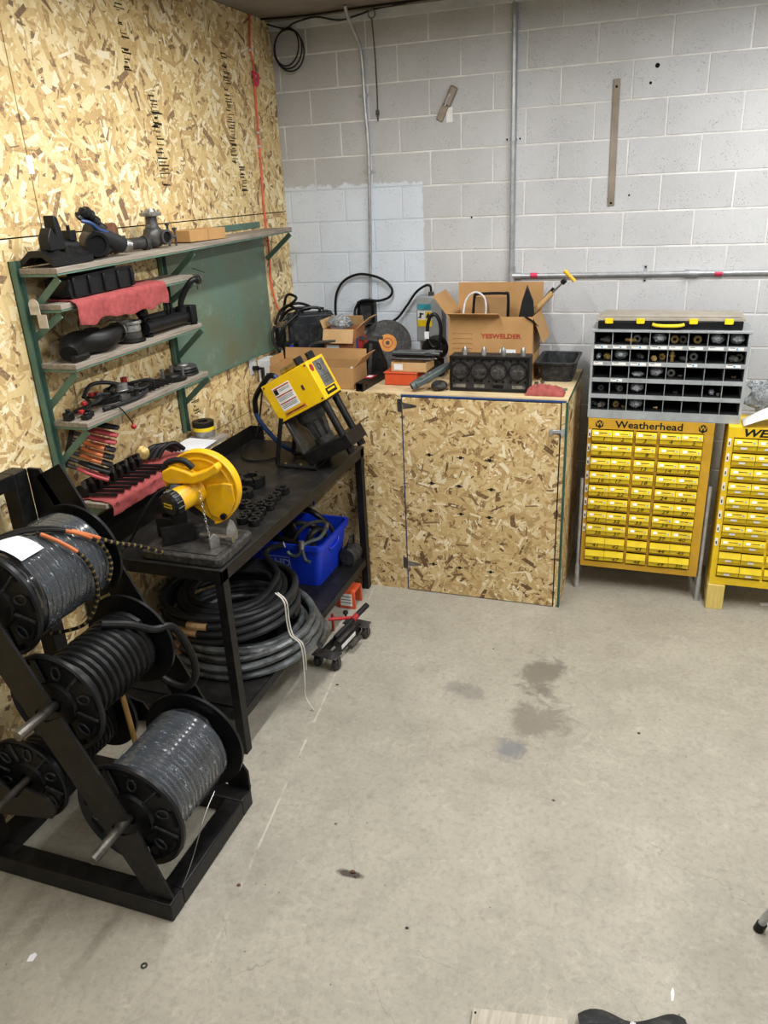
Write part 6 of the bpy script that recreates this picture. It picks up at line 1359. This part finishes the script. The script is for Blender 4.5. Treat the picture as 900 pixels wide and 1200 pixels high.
for y in (-1.80, -1.77): obj('stud', MB().cyl((.145, y, z3b + .07), (.145, y, z3b + .12), .006, n=8).cyl((.145, y, z3b + .12), (.145, y, z3b + .13), .01, n=6), MATS['black_steel'], mf)
tag(obj('knock_lump', MB().ball((.145, -2.02, z3b + .118), (.03, .035, .028), 12, 8, amp=.2, seed=3), MATS['black_plastic']), 'black plastic knob sitting on the manifold collar', 'car part')
tag(obj('hook_wire', MB().tube(smooth([(.011, -1.30, 2.17), (.03, -1.32, 2.165), (.16, -1.42, 2.155)], 4), .0025, 5), MATS['steel']), 'thin straight wire hook poking from the perforated panel', 'hook')
# --- fourth shelf : wiring, sensors, injectors, hub discs
z4 = SZ('s4', -2.3)
wh = thing('wiring_harness', 'tangled black wiring harness with red plugs on the fourth shelf', 'wiring', (.12, -2.4, z4))
hr = random.Random(21)
for k in range(9):
    y0 = -2.56 + .045 * k; pts = [(.05 + hr.uniform(0, .05), y0, z4 + .012)]
    for i in range(4): pts.append((.06 + hr.uniform(0, .13), y0 + (i + 1) * hr.uniform(.02, .06), z4 + .010 + hr.uniform(.005, .06)))
    obj('wire', MB().tube(smooth(pts, 5), hr.choice((.006, .008, .0095)), 7), MATS['rubber_grey' if k % 3 else 'black_rubber'], wh)
for (x, y, zz_) in ((.11, -2.50, .05), (.09, -2.42, .07), (.07, -2.36, .06), (.13, -2.55, .025)): obj('red_plug', MB().box((x, y, z4 + zz_), (.02, .022, .018)), MATS['red_paint'], wh, bevel=.003)
obj('loop', MB().tube(smooth([(.06, -2.44, z4 + .06), (.05, -2.36, z4 + .10), (.08, -2.27, z4 + .09), (.14, -2.18, z4 + .045), (.19, -2.14, z4 + .03), (.20, -2.22, z4 + .014), (.19, -2.34, z4 + .012), (.17, -2.45, z4 + .012)], 7), .0095, 8), MATS['rubber_grey'], wh)
obj('dangling_lead', MB().tube(smooth([(.17, -2.42, z4 + .012), (.21, -2.40, z4 + .014), (.235, -2.38, z4 - .03), (.24, -2.35, z4 - .085)], 5), .003, 6), MATS['black_rubber'], wh); obj('red_end', MB().ball((.24, -2.35, z4 - .095), .013, 10, 7), MATS['red_paint'], wh)
for i, (x, y, h) in enumerate(((.10, -2.60, .05), (.17, -2.57, .03), (.15, -2.53, .035))):
    tag(obj('sensor_plug', MB().b2((x - .018, y - .018, z4), (x + .018, y + .018, z4 + h * .7)).cyl((x, y, z4 + h * .7), (x, y, z4 + h), .011, n=10), MATS['black_plastic'], bevel=.003), ['upright', 'front', 'inner'][i] + ' black sensor plug at the left end of the fourth shelf', 'sensor', 'sensor plugs on the fourth shelf')
us = thing('solenoid_unit', 'grey solenoid unit with a red cap in the middle of the fourth shelf', 'car part', (.12, -2.2, z4))
obj('body', MB().lathe([(0, 0), (.034, 0), (.034, .045), (.030, .05), (.030, .075), (.02, .08), (0, .08)], (.115, -2.23, z4 + .0), (0, 0, 1), 18), MATS['alu'], us)
obj('cap', MB().lathe([(0, 0), (.016, 0), (.016, .03), (0, .032)], (.085, -2.165, z4 + .062), (0, 0, 1), 12), MATS['red_paint'], us); obj('stem', MB().cyl((.085, -2.165, z4), (.085, -2.165, z4 + .062), .011, n=10), MATS['dark_metal'], us); obj('stem', MB().cyl((.15, -2.17, z4), (.15, -2.17, z4 + .05), .014, n=10), MATS['dark_metal'], us)
obj('bracket', MB().b2((.07, -2.27, z4), (.17, -2.14, z4 + .006)), MATS['dark_metal'], us)
for i in range(5):
    y = -2.09 + i * .04
    tag(obj('fuel_injector', MB().cyl((.05, y - .015, z4 + .016), (.12, y, z4 + .016), .015, n=10).cyl((.12, y, z4 + .016), (.17, y + .01, z4 + .014), .010, n=10).cyl((.17, y + .01, z4 + .014), (.19, y + .014, z4 + .013), .006, n=8), MATS['black_steel']), f'black fuel injector on the fourth shelf, {ORD[i]} of five from the left', 'injector', 'fuel injectors on the fourth shelf')
hb_ = thing('wheel_hub', 'flat black hub disc with three chrome studs on the fourth shelf', 'hub', (.14, -1.84, z4))
zh = SZ('s4', -1.83)
obj('disc', MB().lathe([(0, 0), (.07, 0), (.075, .006), (.075, .016), (.045, .022), (.04, .032), (0, .032)], (.135, -1.83, zh), (0, 0, 1), 28), MATS['black_steel'], hb_)
for a in (0.6, 2.2, 4.2): obj('stud', MB().cyl((.135 + .055 * math.cos(a), -1.83 + .055 * math.sin(a), zh + .018), (.135 + .055 * math.cos(a), -1.83 + .055 * math.sin(a), zh + .055), .008, n=8).cyl((.135 + .055 * math.cos(a), -1.83 + .055 * math.sin(a), zh + .055), (.135 + .055 * math.cos(a), -1.83 + .055 * math.sin(a), zh + .066), .012, n=6), MATS['steel'], hb_)
zh = SZ('s4', -1.67)
hd_ = thing('disc_stack', 'stack of wide black and silver discs at the right end of the fourth shelf', 'disc', (.11, -1.67, zh))
for k, (r, m) in enumerate(((.078, 'black_steel'), (.074, 'black_plastic'), (.07, 'dark_metal'))): obj('disc', MB().lathe([(0, 0), (r, 0), (r + .003, .004), (r, .014), (r * .7, .016), (0, .016)], (.115, -1.695, zh + .0165 * k), (0, 0, 1), 32), MATS[m], hd_)
obj('bright_face', MB().lathe([(0, 0), (.03, 0), (.028, .006), (0, .006)], (.115, -1.695, zh + .0495), (0, 0, 1), 24), MATS['alu'], hd_)
# --- lowest shelf : red towel with tools, papers, tape rolls
z5 = SZ('s5', -2.2)
def cloth5(u, v):
    y = -2.60 + .71 * u; xr = .035 + .26 * v; d = max(0, xr - .228)
    n_ = noise.noise(Vector((u * 8, v * 5, 15)))
    return (min(xr, .228) + (.012 if d > 0 else 0) + .02 * abs(n_) * (1 if d > 0 else 0), y + .02 * n_, z5 + .006 + (.002 + .002 * n_ if d == 0 else -d * 1.0))
tag(obj('red_shop_towel', MB().grid(44, 18, cloth5, .004, (.3, 0, .9)), MATS['red_cloth'], sharp=80), 'red shop towel covered with small black tools on the lowest shelf', 'towel')
zc5 = z5 + .0115
for i in range(9):
    y = -2.565 + i * .052
    t = thing('black_hand_tool', f'black slim hand tool on the red towel, {ORD[i]} from the left end', 'tool', (.15, y, zc5), 'hand tools on the lower red towel')
    obj('handle', MB().cyl((.10, y - .012, zc5 + .010), (.235, y + .018, zc5 + .010), .0075, .0095, n=8), MATS['black_rubber'], t)
    obj('jaw', MB().b2((.045, y - .026, zc5), (.10, y - .002, zc5 + .05)), MATS['black_steel'], t, bevel=.004)
    obj('pivot', MB().cyl((.085, y - .012, zc5 + .05), (.085, y - .012, zc5 + .075), .011, n=10), MATS['dark_metal'], t)
    if i % 2: obj('upper_jaw', MB().bar((.05, y - .014, zc5 + .055), (.12, y - .004, zc5 + .085), .016, .018), MATS['black_steel'], t)
lp = thing('black_pipe_set', 'bundle of bent black pipes at the right end of the lower towel', 'pipes', (.13, -2.03, zc5))
for i in range(4): obj('pipe', MB().tube(smooth([(.06 + .02 * i, -2.10 + .018 * i, zc5 + .013), (.08 + .02 * i, -2.06 + .018 * i, zc5 + .06), (.11 + .02 * i, -2.01 + .018 * i, zc5 + .07), (.15 + .015 * i, -1.95 + .012 * i, zc5 + .025)], 5), .0125, 9), MATS['black_rubber' if i % 2 else 'rubber_grey'], lp)
tag(obj('amber_lens', MB().lathe([(0, 0), (.034, 0), (.036, .006), (.036, .022), (.026, .026), (0, .028)], (.075, -2.115, zc5 + .06), (.75, -.55, .35), 22), MATS['brass']), 'round amber lens cap leaning on the black pipes', 'cap')
pp1 = tag(obj('paper_sheet', MB(rotz(.05, (.13, -1.735, SZ('s5', -1.7)))).b2((-.09, -.115, 0), (.105, .095, .0008)), MATS['paper']), 'upper white paper sheet on the lowest shelf', 'paper')
tag(obj('paper_pad', MB(rotz(-.05, (.135, -1.735, SZ('s5', -1.7) + .0012))).b2((-.085, -.105, 0), (.092, .09, .005)), MATS['paper']), 'thin white note pad lying on the paper sheet', 'paper')
zr5 = SZ('s5', -1.56)
for k, (m, h, r, lb) in enumerate((('alu', .034, .062, 'silver roll at the bottom of the tape stack on the lowest shelf'), ('yellow_latch', .022, .061, 'yellow roll in the middle of the tape stack'), ('black_rubber', .03, .062, 'black tape roll on top of the tape stack'))):
    tag(obj('tape_roll', MB().lathe([(.028, 0), (r, 0), (r, h), (.028, h), (.028, 0)], (.105, -1.562, zr5), (0, 0, 1), 32), MATS[m], bevel=.002), lb, 'tape', 'stacked tape rolls'); zr5 += h + .0006
# --- pliers hanging on a peg rail beside the left post
pr_ = tag(obj('plier_rail', MB().bar((.012, -2.595, 1.42), (.012, -2.475, 1.61), .02, .012, (1, 0, 0)), MATS['dark_metal']), 'slanted dark rail on the OSB wall that holds the pliers', 'rail')
pc = [('grip_black', 'black'), ('red_grip', 'upper red'), ('red_grip', 'second red'), ('orange_grip', 'top orange'), ('orange_grip', 'middle orange'), ('orange_grip', 'lower orange'), ('grip_black', 'lower black'), ('red_grip', 'lowest red')]
for i, (m, lb) in enumerate(pc):
    f = 1 - i / 7.4; o_ = Vector((.026, -2.595 + .12 * f, 1.42 + .19 * f)); d_ = Vector((.82, .40, -.26 - .03 * i)).normalized()
    t = thing('pliers', f'{lb} handled pliers sticking out from the slanted rail', 'pliers', o_, 'pliers on the rail')
    sd = d_.cross(Vector((0, 0, 1))).normalized()
    obj('jaw', MB().cyl(o_, o_ + d_ * .05, .011, .009, n=8), MATS['dark_metal'], t)
    for s in (-1, 1):
        obj('handle', MB().tube(smooth([o_ + d_ * .045 + sd * s * .003, o_ + d_ * .09 + sd * s * .016, o_ + d_ * .14 + sd * s * .017, o_ + d_ * .19 + sd * s * .011], 4), .0085, 8), MATS[m], t)
        if m == 'orange_grip': obj('handle_tip', MB().tube([o_ + d_ * .145 + sd * s * .0165, o_ + d_ * .192 + sd * s * .011], .0092, 8), MATS['grip_black'], t)

# ================================================================ ON THE FLOOR
sl = thing('metal_stool', 'grey tube legged stool at the right edge of the floor', 'stool', (3.42, -3.1, 0))
legs = [((3.074, -2.987), (3.30, -3.02)), ((3.90, -2.95), (3.66, -3.02)), ((3.074, -3.55), (3.30, -3.4)), ((3.90, -3.55), (3.66, -3.4))]
for (a, b) in legs:
    lg = obj('leg', MB().tube(smooth([(a[0], a[1], .02), (a[0] + (b[0] - a[0]) * .18, a[1] + (b[1] - a[1]) * .2, .14), (b[0], b[1], .45), (b[0], b[1], .60)], 5), .0135, 12), MATS['galv'], sl)
    obj('rubber_foot', MB().cyl((a[0] - .004, a[1], 0), (a[0] + .005, a[1], .035), .018, n=12), MATS['black_rubber'], lg)
obj('seat', MB().lathe([(0, .60), (.2, .60), (.215, .615), (.215, .64), (.2, .655), (0, .66)], (3.48, -3.21, 0), (0, 0, 1), 32), MATS['black_plastic'], sl)
pw = tag(obj('plywood_offcut', MB().prism([(2.153, -3.585), (2.455, -3.53), (2.52, -3.86), (2.19, -3.92)], frame((0, 0, .0005), (1, 0, 0), (0, 1, 0)), .018), MATS['old_ply'], bevel=.002), 'pale worn board at the bottom edge of the floor', 'board')
obj('nail_hole', MB().cyl((2.165, -3.60, .0187), (2.165, -3.60, .0194), .004, n=8), MATS['hole'], pw)
bcv = thing('black_cover', 'black plastic panel lying on the floor at the bottom edge', 'car part', (2.65, -3.7, 0))
obj('shell', MB().grid(18, 12, lambda u, v: (2.485 + .33 * u + .07 * v, -3.51 + .075 * u - .33 * v + .02 * math.sin(u * 9), .012 + .05 * math.sin(PI * min(1, .15 + v * 1.6)) * (1 - .35 * abs(2 * u - 1)) + .008 * noise.noise(Vector((u * 6, v * 6, 3)))), .01), MATS['case_black'], bcv)
obj('rib', MB().tube(smooth([(2.50, -3.555, .035), (2.6, -3.54, .055), (2.7, -3.52, .05), (2.79, -3.50, .03)], 5), .008, 8), MATS['black_plastic'], bcv)
obj('clip', MB().cyl((2.655, -3.53, .05), (2.655, -3.53, .078), .010, n=8), MATS['steel'], bcv)
tag(obj('paper_scrap', MB().prism([(0, 0), (.022, .004), (.024, .03), (.012, .038), (-.002, .026)], frame((.565, -3.885, .0006), (1, .2, 0), (-.2, 1, 0)), .0012), MATS['paper']), 'small white paper scrap on the floor below the reel rack', 'scrap')
tag(obj('steel_washer', MB().lathe([(.006, 0), (.0125, 0), (.0125, .003), (.006, .003), (.006, 0)], (.991, -3.771, .0005), (0, 0, 1), 16), MATS['dark_metal']), 'small dark washer lying on the floor', 'washer')
tag(obj('white_tag', MB().box((3.33, -.475, .0012), (.07, .035, .0014), Matrix.Rotation(.3, 3, 'Z')), MATS['paper']), 'white paper tag on the floor under the right cabinet', 'tag')
peb = [(1.565, -3.17, .008, 'largest'), (1.585, -3.19, .005, 'smaller'), (1.40, -2.95, .004, 'left'), (2.62, -1.98, .006, 'far right'), (2.28, -2.55, .005, 'middle'), (1.78, -1.42, .004, 'far'), (1.02, -2.0, .006, 'jack side'), (1.85, -3.35, .005, 'nearest'), (1.15, -3.36, .006, 'rack side')]
for (x, y, r, lb) in peb: tag(obj('grit_crumb', MB().ball((x, y, r * .55), (r * 1.4, r, r * .6), 8, 6, amp=.4, seed=int(x * 90)), MATS['rust' if r > .0055 else 'dark_metal']), f'tiny dark crumb on the concrete floor, the {lb} one', 'crumb', 'crumbs on the floor')
tag(obj('paint_chip', MB().prism([(0, 0), (.006, .005), (.010, .03), (.005, .055), (-.002, .035)], frame((2.775, -3.36, .0005), (1, 0, 0), (0, 1, 0)), .001), MATS['white_label']), 'elongated white paint chip on the floor near the stool', 'paint chip')
